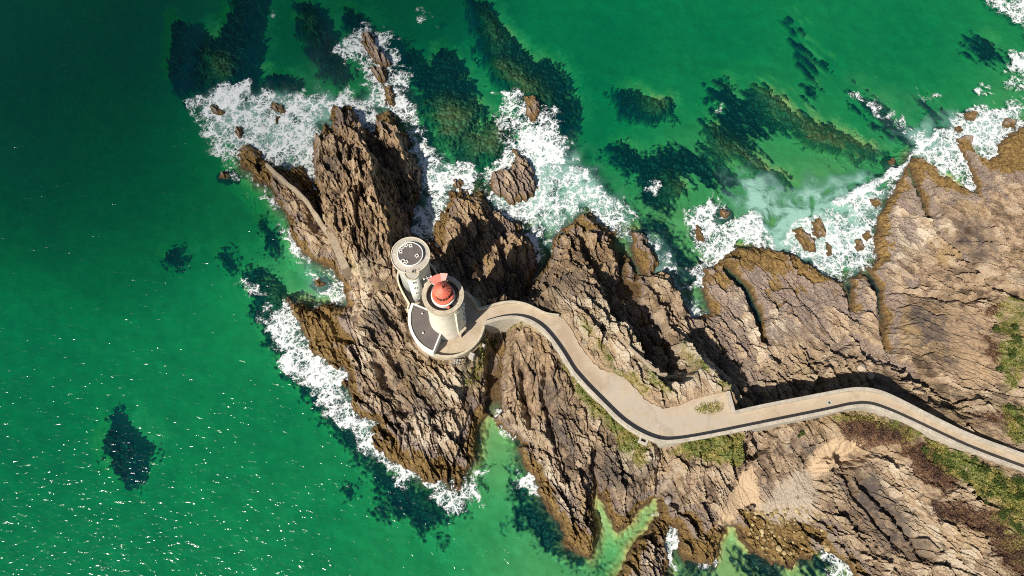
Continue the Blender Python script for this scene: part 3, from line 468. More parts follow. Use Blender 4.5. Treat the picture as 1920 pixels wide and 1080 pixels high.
# rock structure: tilted slabs along the local strike, steep on the side away from the sea wind
an = np.array(ANGLES, float); ax_, ay_ = W2(an[:, 0], an[:, 1], 3)
U = sorted(set((an[:, 2] / 8).round().astype(int)))
wsum = np.zeros(Q.shape); wq = {}
for u in U:
    w = np.zeros(Q.shape)
    for a_, b_, c_ in zip(ax_, ay_, (an[:, 2] / 8).round().astype(int)):
        if c_ == u: w += 1.0 / ((Q.X - a_) ** 2 + (Q.Y - b_) ** 2 + 4) ** 3
    wq[u] = w; wsum += w
smooth = [([(945,616),(1000,622),(1040,680),(1050,760),(1010,800),(940,760)],.45),([(1440,480),(1580,520),(1640,470),(1700,300),(1830,360),(1930,300),(1930,600),(1860,740),(1760,740),(1680,690),(1560,640),(1420,690),(1340,600),(1330,510)],.36),([(640,470),(680,490),(690,600),(660,640),(650,560)],.5)]
sm = T.mask(smooth, 1.5, WX, WY, 3.0)
amp = 1.0 - 1.35 * sm
amp *= 1 + .35 * T.mask([[(590,270),(660,195),(700,210),(785,330),(760,440),(700,500),(620,420)],[(1060,540),(1180,600),(1360,700),(1380,760),(1280,700),(1150,640)]], 2, 0, 0, 8.0)
act = (Z > -3.0) & (X > X0) & (X < X1) & (Y > Y0) & (Y < Y1)
xa = X[act]; ya = Y[act]; aw = amp[act]
acc = np.zeros(xa.shape); cv = np.zeros(xa.shape); cv2 = np.zeros(xa.shape)
wx1 = n1[act] * .38 + n3[act] * .05; wy1 = n2[act] * .38 + n4[act] * .05
crk = np.zeros(xa.shape)
for u in U:
    th = math.radians(u * 8)
    w = bil(Q, wq[u] / wsum, xa + wx1 * 3, ya + wy1 * 3)
    w = sstep(.30, .70, w)
    m = w > .004
    if not m.any(): continue
    x = xa[m] + wx1[m]; y = ya[m] + wy1[m]
    a = x * math.cos(th) - y * math.sin(th); b = x * math.sin(th) + y * math.cos(th)
    r1, r2, r3, da, db, ed = facets(a / 4.6, b / 2.1, 3 + u)
    h = (r1 - .5) * .95 + db * 1.5 * (.3 + r2) + da * 2.4 * (r3 - .5)
    q1, q2, q3, ea, eb, ee = facets(a / 1.7 + 7, b / .75, 60 + u)
    h += (q1 - .5) * .55 + eb * .75 * (.2 + q2) + ea * 1.0 * (q3 - .5)
    g1, g2, g3, fa, fb, fe = facets(a / .62 + 3, b / .36, 90 + u)
    h += (g1 - .5) * .30 + fb * .32 * (.2 + g2) + fa * .3 * (g3 - .5)
    k1 = facets(a / 17, b / 4.2, 140 + u)[5]; k2 = facets(a / 5, b / 1.9, 150 + u)[5]
    crk[m] += w[m] * np.maximum(sstep(.034, .004, k1), (.6 - .45 * sstep(.1, .5, sm[act][m])) * sstep(.03, .004, k2))
    acc[m] += w[m] * h; cv[m] += w[m] * r1; cv2[m] += w[m] * q1
big = fbm(xa / 9, ya / 9, 3, 55)
rv = np.clip(1.0 + 1.9 * fbm(xa / 10, ya / 10, 3, 57), .22, 2.0)
ZA_ = Z[act]
hh = acc * aw * rv * .80 + big * .9 * aw - crk * .85 * (ZA_ > .1)
ZA = Z[act]
hh *= np.where(ZA > 0, sstep(0, 1.6, ZA) * .9 + .1, .10 * sstep(-1.0, -.1, ZA))
sandm = T.mask(SAND, .7, WX, WY, 3.0, .7)
grassm = T.mask(VEG_GRASS, .8, WX * 1.1, WY * 1.1, 9.0)
hthm = T.mask(HEATHER, .9, WX, WY, 8.5)
dtm = T.mask(DIRT, 1.6, WX, WY, 9.0)
hh *= 1 - .55 * dtm[act]
grm = T.mask(GRAVEL, 1.0, WX, WY, 2.0)
hh *= (1 - .9 * sandm[act]) * (1 - .8 * grm[act]) * (1 - .6 * grassm[act]) * (1 - .6 * hthm[act])
Z[act] = ZA + hh
CELL = np.full(X.shape, .5); CELL[act] = cv; CELL2 = np.full(X.shape, .5); CELL2[act] = cv2

# bed for the road, the terrace and the annex
road_px = [(p[0], p[1], PATH_Z) for p in PATH_POLY] + [(p[0], p[1], PATH_Z + PAR_H) for p in N_BRIDGE[2:]] + [(p[0], p[1], PATH_Z + PAR_H) for p in S_PAR[::-1]]
sl, d = T.sdf(WP(road_px), 3.0)
bed = sstep(-.55, .1, d)
zz = Z[sl]
Z[sl] = np.where(d > -2.6, np.minimum(zz, PATH_Z - .22 + np.maximum(0, -d - .15) * 2.5), zz)
west = sstep(W2(1396, 800, 9)[0] + 1, W2(1380, 800, 9)[0] - 1, X[sl])
Z[sl] = Z[sl] * (1 - bed * west) + (PATH_Z - .22) * bed * west
AX = V3(839.5, 604.0, PATH_Z)                       # axis of the lighthouse
rr = np.hypot(X - AX.x, Y - AX.y)
m = rr < 9.5
Z[m] = np.minimum(Z[m], 8.3 + np.maximum(0, rr[m] - 7.3) * 1.2)
AX2 = V3(793.0, 548.0, PATH_Z)                      # axis of the signal tower
r2_ = np.hypot(X - AX2.x, Y - AX2.y)
m = r2_ < 6
Z[m] = np.minimum(Z[m], 8.7 + np.maximum(0, r2_[m] - 3.8) * 1.0)

gs = np.zeros(X.shape)
terrain_attrs = dict(cell=CELL, cellb=CELL2, grass=grassm, heather=hthm, sand=sandm,
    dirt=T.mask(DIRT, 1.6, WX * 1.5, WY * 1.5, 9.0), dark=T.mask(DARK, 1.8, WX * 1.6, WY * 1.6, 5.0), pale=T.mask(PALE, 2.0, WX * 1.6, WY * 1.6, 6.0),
    kelp=kelp, olive=olive, deep=np.clip(-Z, 0, 20), weed=T.mask(WEED, 1.6, WX * 1.5, WY * 1.5, 1.0), gravel=T.mask(GRAVEL, 1.0, WX, WY, 2.0), brown=T.mask(BROWN, 2.5, WX * 1.5, WY * 1.5, 4.0), smooth=sm, bedsand=T.mask(SANDBED, 1.2, WX, WY, -1.0))

# ------------------------------------------------------------------ rock and seabed materials
def rock_material(name, seabed=True):
    g = NG(name)
    zc = g.n('ShaderNodeSeparateXYZ'); g.set(zc.inputs[0], g.P()); z = zc.outputs[2]
    nL = g.noise(.10, 5, .6); nM = g.noise(.55, 6, .62); nS = g.noise(3.2, 5, .7); nF = g.noise(11, 3, .7)
    cell = g.attr('cell'); cellb = g.attr('cellb')
    v = g.add(g.mul(nM, .75), g.add(g.mul(cell, .22), g.mul(cellb, .18)))
    v = g.add(g.mul(g.math('SUBTRACT', v, .57), 1.55), .555)
    base = g.ramp(v, [(.22, (.10, .074, .055)), (.38, (.215, .160, .112)), (.52, (.36, .272, .190)), (.66, (.49, .385, .275)), (.85, (.56, .47, .36))])
    base = g.mix(g.ss(.52, .70, nL), base, (.42, .31, .17), 'MIX')
    base = g.mix(g.mul(g.ss(.56, .68, g.noise(.8, 5, .7)), .55), base, (.19, .145, .15))
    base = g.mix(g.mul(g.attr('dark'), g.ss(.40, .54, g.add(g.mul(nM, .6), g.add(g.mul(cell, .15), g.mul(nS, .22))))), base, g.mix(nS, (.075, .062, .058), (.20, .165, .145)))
    base = g.mix(g.mul(g.attr('brown'), .75), base, g.mix(1.0, base, (.92, .86, .76), 'MULTIPLY'))
    blk = g.mul(g.ss(.55, .66, g.noise(.42, 6, .68)), g.ss(2.5, 4.5, z))
    base = g.mix(g.mul(blk, .6), base, (.085, .068, .058))
    pl = g.mul(g.attr('pale'), g.ss(.30, .52, g.add(g.mul(nS, .6), g.mul(cellb, .35))))
    base = g.mix(g.mul(pl, .8), base, g.mix(cellb, (.58, .50, .38), (.74, .68, .57)))
    lich = g.mul(g.ss(4.0, 7.0, z), g.ss(.56, .66, g.noise(.9, 5, .7)))
    base = g.mix(g.mul(lich, .45), base, (.42, .32, .10))
    dirt = g.mul(g.attr('dirt'), g.ss(.36, .56, nM))
    base = g.mix(g.mul(dirt, .8), base, g.mix(nS, (.44, .31, .19), (.58, .45, .31)))
    base = g.mix(1.0, base, (1.0, .96, .91), 'MULTIPLY')
    base = g.mix(g.ss(.1, .5, g.attr('smooth')), base, g.mix(1.0, base, (.84, .81, .78), 'MULTIPLY'))
    # weed between the tide marks
    zn = g.add(z, g.add(g.mul(g.math('SUBTRACT', g.noise(.28, 5, .65), .5), 4.6), g.mul(g.math('SUBTRACT', cell, .5), .9)))
    zn = g.math('SUBTRACT', zn, g.mul(g.attr('weed'), 2.1))
    weed = g.ramp(g.noise(1.5, 5, .7), [(.3, (.085, .048, .020)), (.46, (.20, .125, .045)), (.60, (.33, .215, .075)), (.78, (.42, .31, .125))])
    purple = g.ramp(nS, [(.35, (.15, .115, .105)), (.55, (.30, .235, .20)), (.7, (.42, .33, .27))])
    base = g.mix(g.mul(g.ss(3.0, 1.9, zn), .8), base, purple)
    base = g.mix(g.ss(1.25, .55, zn), base, weed)
    base = g.mix(g.mul(g.ss(1.0, .15, g.add(z, g.mul(g.math('SUBTRACT', nM, .5), 1.2))), .8), base, (.10, .06, .03))
    # fine speckle of barnacles, grit and lichen
    base = g.mix(1.0, base, g.ramp(nF, [(.25, (.66, .65, .64)), (.5, (.98, .98, .98)), (.75, (1.22, 1.21, 1.18))]), 'MULTIPLY')
    base = g.mix(1.0, base, g.ramp(nS, [(.25, (.74, .73, .72)), (.5, (1, 1, 1)), (.75, (1.2, 1.19, 1.16))]), 'MULTIPLY')
    grass = g.ramp(g.noise(1.4, 6, .7), [(.32, (.10, .095, .020)), (.46, (.25, .21, .05)), (.58, (.40, .325, .12)), (.75, (.50, .40, .21))])
    grass = g.mix(g.ss(.44, .60, g.noise(.28, 4, .6)), grass, g.mix(1.0, grass, (.58, .78, .66), 'MULTIPLY'))
    gm = g.mul(g.attr('grass'), g.ss(.30, .50, g.noise(.9, 5, .65)))
    base = g.mix(g.mul(gm, .95), base, grass)
    hth = g.ramp(g.noise(2.2, 6, .75), [(.32, (.055, .028, .018)), (.5, (.16, .085, .05)), (.62, (.25, .16, .075)), (.76, (.33, .27, .12))])
    base = g.mix(g.mul(g.attr('heather'), g.ss(.30, .46, g.noise(.8, 5, .65))), base, hth)
    sand = g.mix(g.noise(5, 4), (.60, .42, .25), (.70, .54, .36))
    base = g.mix(g.attr('sand'), base, sand)
    base = g.mix(g.mul(g.attr('gravel'), g.ss(.3, .45, nM)), base, g.mix(g.ss(.35, .65, nF), (.36, .285, .205), (.64, .545, .43)))
    if seabed:
        bed = g.mix(g.ss(.3, .7, g.noise(.35, 4)), (.56, .355, .15), (.68, .43, .19))
        kc = g.mix(g.attr('olive'), g.mix(nS, (.006, .008, .010), (.018, .022, .018)), g.ramp(g.noise(1.3, 5, .7), [(.3, (.04, .042, .022)), (.55, (.13, .115, .048)), (.75, (.23, .185, .08))]))
        rockbed = g.mix(nM, (.07, .055, .028), (.21, .165, .085))
        bed = g.mix(g.ss(2.9, 1.3, g.add(g.attr('deep'), g.add(g.mul(g.noise(.4, 4), 1.6), g.mul(g.attr('bedsand'), 4.0)))), bed, rockbed)
        bed = g.mix(g.ss(.0, .95, g.attr('kelp')), bed, kc)
        base = g.mix(g.ss(-.10, -.45, z), base, bed)
    hgt = g.add(g.mul(nS, 1.35), g.add(g.mul(nF, .45), g.mul(nM, .8)))
    nr = g.bump(hgt, g.mul(g.math('SUBTRACT', .95, g.mul(g.attr('smooth'), .8)), g.add(.15, g.mul(.85, g.ss(-1.1, -.1, z)))), .35)
    wet = g.ss(1.3, .2, zn)
    rough = g.math('SUBTRACT', .9, g.mul(wet, .45))
    return g.done(g.bsdf(base, rough, nr, 0, .3))
M_rock = rock_material('rock')
nz = np.stack([X, Y, Z], -1).reshape(-1, 3)
terrain = mesh_obj('terrain', nz, grid_faces(*X.shape), M_rock)
tag(terrain, 'tan and brown rocky headland and the seabed around it', 'terrain', kind='structure')
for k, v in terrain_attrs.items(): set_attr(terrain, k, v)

def height(x, y):
    return float(bil(T, Z, np.array([x], float), np.array([y], float))[0])

# separate rocks standing in the surf
M_rocks = rock_material('sea_rock_stone', False)
for out, top, label in SEA_ROCKS:
    P = WP(out, .2)
    c = P.mean(0); ext = (P.max(0) - P.min(0)) / 2 + 1.2
    st = .16
    fx = np.arange(c[0] - ext[0], c[0] + ext[0], st); fy = np.arange(c[1] - ext[1], c[1] + ext[1], st)
    f = Field(fx, fy)
    w1 = gnoise(f.X / 1.1, f.Y / 1.1, 15) * .45 + gnoise(f.X / .4, f.Y / .4, 16) * .15; w2 = gnoise(f.X / 1.1, f.Y / 1.1, 17) * .45
    d = seg_dist(f.X + w1, f.Y + w2, P); d = np.where(inside(f.X + w1, f.Y + w2, P), d, -d)
    th = math.radians(60); a = f.X * math.cos(th) - f.Y * math.sin(th); b = f.X * math.sin(th) + f.Y * math.cos(th)
    r1, r2, r3, da, db, ed = facets(a / 2.6, b / .9, 5); q1, q2, q3, ea, eb, ee = facets(a / .9, b / .36, 25)
    sc = min(1.0, top / 2.2)
    z = np.where(d > 0, np.minimum(top * (1 - np.exp(-d * 1.1 / max(top * .5, .4))), d * 1.6), d * 1.1)
    z = z + sc * sstep(-.6, .5, d) * ((r1 - .5) * .7 + db * 1.0 * (.5 + r2) + (q1 - .5) * .3 + eb * .35 - .25 * sstep(.12, 0, ed))
    z = np.maximum(z, -2.2)
    keep = (d > -1.0)
    idx = -np.ones(f.shape, int); used = np.zeros(f.shape, bool)
    fq = grid_faces(*f.shape); kf = keep.ravel()[fq].all(1); fq = fq[kf]
    ids = np.unique(fq); remap = -np.ones(f.X.size, int); remap[ids] = np.arange(len(ids))
    V = np.stack([f.X.ravel()[ids] - c[0], f.Y.ravel()[ids] - c[1], z.ravel()[ids]], -1)
    o = mesh_obj('sea_rock', V, remap[fq], M_rocks); o.location = (c[0], c[1], 0)
    set_attr(o, 'cell', r1.ravel()[ids]); set_attr(o, 'cellb', q1.ravel()[ids])
    tag(o, label, 'rock', 'rocks standing in the surf')

# ------------------------------------------------------------------ water
Wf = Field(spread(X0, X1, .38, 6000, 30), spread(Y0, Y1, .38, 6000, 30))
wx_ = fbm(Wf.X / 4, Wf.Y / 4, 3, 61) * 2.6; wy_ = fbm(Wf.X / 4 + 9, Wf.Y / 4, 3, 64) * 2.6
foam = Wf.mask([f_ for f_ in FOAM if f_[1] < .95], 3.0, wx_ * 1.3, wy_ * 1.3, 0.0)
foam = np.maximum(foam, Wf.mask([f_ for f_ in FOAM if f_[1] == 1.15], .8, wx_ * .45, wy_ * .45, 0.0))
foam = np.maximum(foam, Wf.mask([f_ for f_ in FOAM if .95 <= f_[1] < 1.1], 2.4, wx_ * 1.1, wy_ * 1.1, 0.0))
foam = np.maximum(foam, Wf.mask([f_ for f_ in FOAM if f_[1] == 1.1], 1.6, wx_ * .6, wy_ * .6, 0.0))
foam = np.where(foam < .95, foam * .93, foam) + .30 * fbm(Wf.X / 5, Wf.Y / 5, 3, 66) * np.clip(foam * 2, 0, 1) * (foam < .95)
milk = Wf.mask(MILK, 4.0, wx_ * 1.5, wy_ * 1.5, 0.0)
wd = np.clip(-bil(T, Z, Wf.X, Wf.Y), 0, 30)
crest = Wf.mask([f_[0] for f_ in FOAM if f_[1] == 1.15], 1.2, wx_ * .3, wy_ * .3, 0.0)
wz = fbm(Wf.X / 9, Wf.Y / 9, 2, 71) * .12 + fbm(Wf.X / 2.5, Wf.Y / 2.5, 2, 73) * .05 + foam * .10 + crest * .5
fade = sstep(260, 140, np.hypot(Wf.X, Wf.Y - 50)); wz *= fade
g = NG('sea_water')
foamA = g.attr('foam'); milkA = g.attr('milk'); depA = g.attr('depth')
wv = g.vadd(g.P(), g.scale(g.vadd(g.noise(.45, 3, .6, col=True), (-.5, -.5, -.5)), 2.6))
wv = g.vadd(wv, g.scale(g.vadd(g.noise(1.7, 3, .6, col=True), (-.5, -.5, -.5)), .8))
np1 = g.noise(.26, 6, .62, dist=1.2); np2 = g.noise(1.1, 5, .65, dist=1.0)
pat = g.add(foamA, g.add(g.mul(g.math('SUBTRACT', np1, .5), 1.7), g.mul(g.math('SUBTRACT', np2, .5), 1.0)))
pat = g.add(pat, g.mul(g.math('SUBTRACT', g.noise(.085, 3, .5, dist=1.0), .5), .9))
pat = g.mul(pat, g.ss(.02, .22, foamA))
pc = g.math('MINIMUM', g.math('MAXIMUM', pat, 0.0), 1.1)
def web(scale, w0, w1):
    w_ = g.add(w0, g.mul(pc, w1)); return g.ss(w_, g.mul(w_, .35), g.voro(scale, 'DISTANCE_TO_EDGE', wv))
def vein(scale, w0, w1, d_):
    w_ = g.add(w0, g.mul(pc, w1)); return g.ss(w_, g.mul(w_, .3), g.math('ABSOLUTE', g.math('SUBTRACT', g.noise(scale, 3, .55, dist=d_), .5)))
lace = g.math('MAXIMUM', g.math('MAXIMUM', web(.38, .02, .17), g.mul(web(.95, .01, .16), .9)), g.math('MAXIMUM', vein(.5, .004, .040, 2.2), g.mul(.85, vein(1.25, .003, .042, 1.6))))
dense = g.ss(.86, 1.16, pat); lacy = g.mul(g.ss(.16, .42, pat), lace)
fa = g.math('MAXIMUM', dense, g.mul(lacy, .94), clamp=True)
veil = g.mul(g.ss(.22, .9, pat), .52)
milkf = g.mul(milkA, g.ss(.25, .55, g.noise(.22, 5, .6, dist=.8)))
milkf = g.math('MAXIMUM', milkf, veil)
sc = g.mix(milkf, g.mix(g.ss(4, 10, depA), (.0005, .10, .150), (.0005, .085, .110)), (.40, .68, .57))
rip = g.noise(1.1, 5, .62, vec=g.scale(g.P(), (1.0, 1.7, 1.0)), dist=.4)
rip2 = g.noise(.22, 4, .6)
nr = g.bump(g.add(g.mul(g.noise(.85, 1.6, .4, dist=.9, vec=g.scale(g.P(), (.85, 1.3, 1))), g.mul(g.add(.14, g.mul(g.noise(.07, 2, .5), .64)), g.add(.55, g.mul(g.noise(.3, 2, .5), .75)))), g.mul(rip2, .6)), .8, .62)
dif = g.n('ShaderNodeBsdfDiffuse'); g.set(dif.inputs[0], sc); g.set(dif.inputs['Normal'], g.bump(rip, .40, .35))
tr = g.n('ShaderNodeBsdfTransparent')
cx_ = g.n('ShaderNodeCombineColor')
for i, kk in enumerate((.52, .087, .165)):
    g.set(cx_.inputs[i], g.math('POWER', math.exp(-kk), depA))
g.set(tr.inputs[0], cx_.outputs[0])
scw = g.math('SUBTRACT', 1.0, g.math('POWER', math.exp(-.042), depA))
scw = g.math('MAXIMUM', g.mul(scw, .92), g.mul(milkf, .85))
body = g.mixs(scw, tr.outputs[0], dif.outputs[0])
gl = g.n('ShaderNodeBsdfGlossy'); g.set(gl.inputs['Roughness'], .155); g.set(gl.inputs['Normal'], nr); g.set(gl.inputs['Color'], (1, 1, 1))
fr = g.n('ShaderNodeFresnel'); g.set(fr.inputs['IOR'], 1.26)
surf = g.mixs(fr.outputs[0], body, gl.outputs[0])
fd = g.n('ShaderNodeBsdfDiffuse'); g.set(fd.inputs[0], g.mix(g.ss(.34, .62, g.add(g.mul(np2, .6), g.mul(g.noise(3.2, 4, .7), .4))), (.62, .68, .68), (.82, .83, .83))); g.set(fd.inputs['Normal'], g.bump(g.add(fa, np2), .5, .25))
M_water = g.done(g.mixs(fa, surf, fd.outputs[0]))
water = mesh_obj('water', np.stack([Wf.X, Wf.Y, wz], -1).reshape(-1, 3), grid_faces(*Wf.shape), M_water, smooth=True)
set_attr(water, 'foam', foam); set_attr(water, 'milk', milk); set_attr(water, 'depth', wd)
tag(water, 'green sea with white surf around the headland', 'sea', kind='structure')
# ------------------------------------------------------------------ building materials
def plaster(name, col, dirt=(.40, .34, .24), amt=.35, rough=.85, streak=False, course=0, blocks=0):
    g = NG(name)
    n = g.noise(.6, 6, .65); n2 = g.noise(5, 5, .7)
    if streak: n2 = g.noise(3.0, 5, .7, vec=g.scale(g.P(), (1, 1, .15)))
    c = g.mix(g.mul(g.ss(.42, .70, g.add(g.mul(n, .6), g.mul(n2, .4))), amt), col, dirt)
    c = g.mix(1.0, c, g.ramp(g.noise(9, 4, .7), [(.3, (.86, .86, .85)), (.6, (1.03, 1.03, 1.03))]), 'MULTIPLY')
    if course:
        zc = g.n('ShaderNodeSeparateXYZ'); g.set(zc.inputs[0], g.P()); fz = g.math('FRACT', g.mul(zc.outputs[2], 1 / course))
        ln = g.math('MAXIMUM', g.ss(.09, .03, fz), 0.0)
        c = g.mix(g.mul(ln, .45), c, dirt)
        c = g.mix(g.mul(g.voro(1.1, 'F1', g.scale(g.P(), (1, 1, 1.4)), 'Color'), .22) if 0 else .0, c, dirt)
    if blocks:
        vc = g.n('ShaderNodeSeparateColor'); g.set(vc.inputs[0], g.voro(blocks, 'F1', None, 'Color'))
        c = g.mix(g.mul(vc.outputs[0], .38), c, dirt)
        c = g.mix(g.mul(g.ss(.05, .015, g.voro(blocks, 'DISTANCE_TO_EDGE')), .5), c, (.22, .18, .13))
    return g.done(g.bsdf(c, rough, g.bump(g.add(n2, g.noise(9, 3)), .35, .06)))
M_white = plaster('white_render', (.80, .78, .73), (.52, .46, .35), .45)
M_cream = plaster('cream_render', (.68, .61, .47), (.46, .40, .28), .5)
M_tower = plaster('tower_stone', (.74, .68, .57), (.54, .47, .35), .5, streak=True, course=.62)
M_coping = plaster('coping_stone', (.58, .51, .385), (.36, .31, .22), .65, blocks=.9)
M_concrete = plaster('concrete', (.47, .43, .37), (.30, .27, .22), .6)
M_masonry = plaster('masonry_wall', (.54, .485, .40), (.31, .27, .21), .8, blocks=1.25)
M_oldwall = plaster('old_wall', (.44, .36, .26), (.24, .18, .115), .9, blocks=1.4)
M_darkroof = plaster('dark_roofing', (.12, .105, .10), (.20, .17, .15), .6)
M_red = plaster('red_paint', (.66, .135, .075), (.74, .27, .18), .45, .5)
M_pink = plaster('faded_red_paint', (.72, .22, .17), (.78, .36, .28), .4, .5)
M_palepink = plaster('pale_pink_paint', (.80, .42, .36), (.84, .55, .48), .4, .5)
M_black = plaster('dark_metal', (.03, .03, .03), (.08, .06, .05), .4, .5)
M_glass = plaster('dark_window', (.03, .035, .04), (.05, .05, .05), .2, .15)
def paving():
    g = NG('paving')
    n = g.noise(.35, 5, .6); s = g.noise(8, 4, .75)
    c = g.ramp(s, [(.3, (.31, .245, .17)), (.5, (.44, .355, .255)), (.7, (.57, .475, .36))])
    c = g.mix(g.mul(g.ss(.45, .62, n), .45), c, (.52, .44, .34))
    c = g.mix(g.mul(g.ss(.56, .66, g.noise(.9, 5, .65)), .35), c, (.33, .25, .17))
    c = g.mix(g.mul(g.attr('pale'), g.ss(.35, .55, g.noise(.5, 6, .65))), c, g.mix(s, (.37, .315, .25), (.51, .445, .36)))
    c = g.mix(g.mul(g.attr('brown'), g.ss(.30, .55, g.noise(.6, 5, .6))), c, g.mix(s, (.30, .22, .15), (.45, .34, .24)))
    c = g.mix(g.mul(g.ss(.035, .01, g.voro(.07, 'DISTANCE_TO_EDGE', g.vadd(g.P(), g.scale(g.noise(.3, 4, .6, col=True), 6.0)))), .22), c, (.24, .18, .12))
    c = g.mix(g.mul(g.ss(.54, .72, g.noise(.22, 6, .7)), .5), c, (.30, .235, .165))
    return g.done(g.bsdf(c, .9, g.bump(s, .5, .05)))
M_pave = paving()

# ------------------------------------------------------------------ mesh helpers
def bm_obj(name, bm, mat, parent=None, smooth=False, loc=None):
    me = bpy.data.meshes.new(name); bmesh.ops.recalc_face_normals(bm, faces=bm.faces[:]); bm.to_mesh(me); bm.free()
    if smooth:
        for p in me.polygons: p.use_smooth = True
    me.materials.append(mat)
    o = bpy.data.objects.new(name, me); COL.objects.link(o)
    if parent: o.parent = parent
    if loc is not None: o.location = loc
    return o
def empty(name, loc, label, cat, group=None):
    o = bpy.data.objects.new(name, None); COL.objects.link(o); o.location = loc; o.empty_display_size = .5
    tag(o, label, cat, group); return o
def lathe(prof, a0=0.0, a1=360.0, n=64, c=(0, 0)):
    """profile of (radius, z), open or closed sweep; a partial sweep of a closed profile gets end caps"""
    bm = bmesh.new(); full = abs(a1 - a0) >= 359.9
    m = n if full else n + 1; rows = []
    for i in range(m):
        t = math.radians(a0 + (a1 - a0) * i / n)
        rows.append([bm.verts.new((c[0] + r * math.cos(t), c[1] + r * math.sin(t), z)) for r, z in prof])
    for i in range(n):
        p, q = rows[i], rows[(i + 1) % m]
        for k in range(len(prof) - 1):
            f = [p[k], q[k], q[k + 1], p[k + 1]]
            try: bm.faces.new(f)
            except ValueError: pass
    if not full and prof[0] == prof[-1] or not full:
        for rw in (rows[0], rows[-1]):
            try: bm.faces.new(rw if prof[0] != prof[-1] else rw[:-1])
            except ValueError: pass
    bmesh.ops.remove_doubles(bm, verts=bm.verts[:], dist=1e-5)
    return bm
def ringprof(r0, r1, z0, z1): return [(r0, z0), (r1, z0), (r1, z1), (r0, z1), (r0, z0)]
def box_bm(sx, sy, sz, bev=.02, at=(0, 0, 0), rz=0.0, bm=None):
    bm = bm or bmesh.new()
    M = Matrix.Translation(at) @ Matrix.Rotation(rz, 4, 'Z') @ Matrix.Diagonal((sx, sy, sz, 1))
    r = bmesh.ops.create_cube(bm, size=1.0, matrix=M)
    if bev:
        es = list({e for v in r['verts'] for e in v.link_edges})
        bmesh.ops.bevel(bm, geom=es, offset=bev, segments=1, affect='EDGES')
    return bm
def resample(P, step, jit=0.0):
    P = np.asarray(P, float); out = []
    for i in range(len(P) - 1):
        L_ = np.hypot(*(P[i + 1, :2] - P[i, :2])); k = max(1, int(L_ / step))
        for j in range(k): out.append(P[i] + (P[i + 1] - P[i]) * j / k)
    out.append(P[-1]); return np.array(out)
def smoothline(P, it=2):
    P = np.asarray(P, float)
    for _ in range(it):
        q = [P[0]]
        for i in range(len(P) - 1): q += [P[i] * .75 + P[i + 1] * .25, P[i] * .25 + P[i + 1] * .75]
        q.append(P[-1]); P = np.array(q)
    return P
def wall_bm(P, thick, bottom, flare=0.0, cap=.0):
    """P: world points with top z. bottom(i, x, y) -> z of the foot"""
    n = len(P); bm = bmesh.new(); rows = []
    for i in range(n):
        a = P[max(i - 1, 0)]; b = P[min(i + 1, n - 1)]
        t = np.array([b[0] - a[0], b[1] - a[1]]); t /= np.hypot(*t) + 1e-9; nn = np.array([-t[1], t[0]])
        zb = bottom(i, P[i][0], P[i][1]); h = thick / 2; z = P[i][2]; c = .05
        pr = [(-h - flare * (z - zb), zb), (-h, z - c), (-h + c, z), (h - c, z), (h, z - c), (h + flare * (z - zb), zb)]
        rows.append([bm.verts.new((P[i][0] + nn[0] * s, P[i][1] + nn[1] * s, zz)) for s, zz in pr])
    for i in range(n - 1):
        for k in range(6):
            bm.faces.new([rows[i][k], rows[i][(k + 1) % 6], rows[i + 1][(k + 1) % 6], rows[i + 1][k]])
    bm.faces.new(rows[0]); bm.faces.new(rows[-1][::-1])
    return bm
def px3(pts, z=None):
    out = []
    for p in pts:
        zz = p[2] if len(p) > 2 else z
        x, y = W2(p[0], p[1], zz); out.append((float(x), float(y), zz))
    return np.array(out)
def foot(dz=.6):
    return lambda i, x, y: min(height(x, y), height(x + .4, y), height(x - .4, y), height(x, y + .4), height(x, y - .4)) - dz

# ------------------------------------------------------------------ path, bridge and parapets
sp3 = smoothline(px3(S_PAR, PATH_Z + PAR_H), 2); nb3 = smoothline(px3(N_BRIDGE[1:], PATH_Z + PAR_H), 2)
nb3 = np.vstack([px3([N_BRIDGE[0]], PATH_Z + PAR_H), nb3]); nl3 = smoothline(px3(N_LIGHT, PATH_Z + PAR_H), 2)
nl3[:, 2] -= .45
xa_, xb_ = W2(1388, 805, 9)[0], W2(1428, 797, 9)[0]
def bridge_foot(i, x, y):
    f = foot(.8)(i, x, y)
    t = (x - (xa_ + xb_) / 2) / ((xb_ - xa_) / 2)
    if abs(t) < 1: return max(f, 8.4 - 6.5 * t * t)
    return f
w = bm_obj('parapet_wall', wall_bm(resample(sp3, .8), .62, bridge_foot, .03), M_masonry)
tag(w, 'long pale stone parapet on the southern seaward side of the winding path', 'wall', 'parapets beside the path')
w = bm_obj('parapet_wall', wall_bm(resample(nb3, .8), .6, bridge_foot, .02), M_masonry)
tag(w, 'pale parapet with a right angled stub on the north side of the bridge', 'wall', 'parapets beside the path')
w = bm_obj('parapet_wall', wall_bm(resample(nl3, .8), .5, foot(.6)), M_coping)
tag(w, 'short curved parapet on the north side of the path next to the lighthouse', 'wall', 'parapets beside the path')
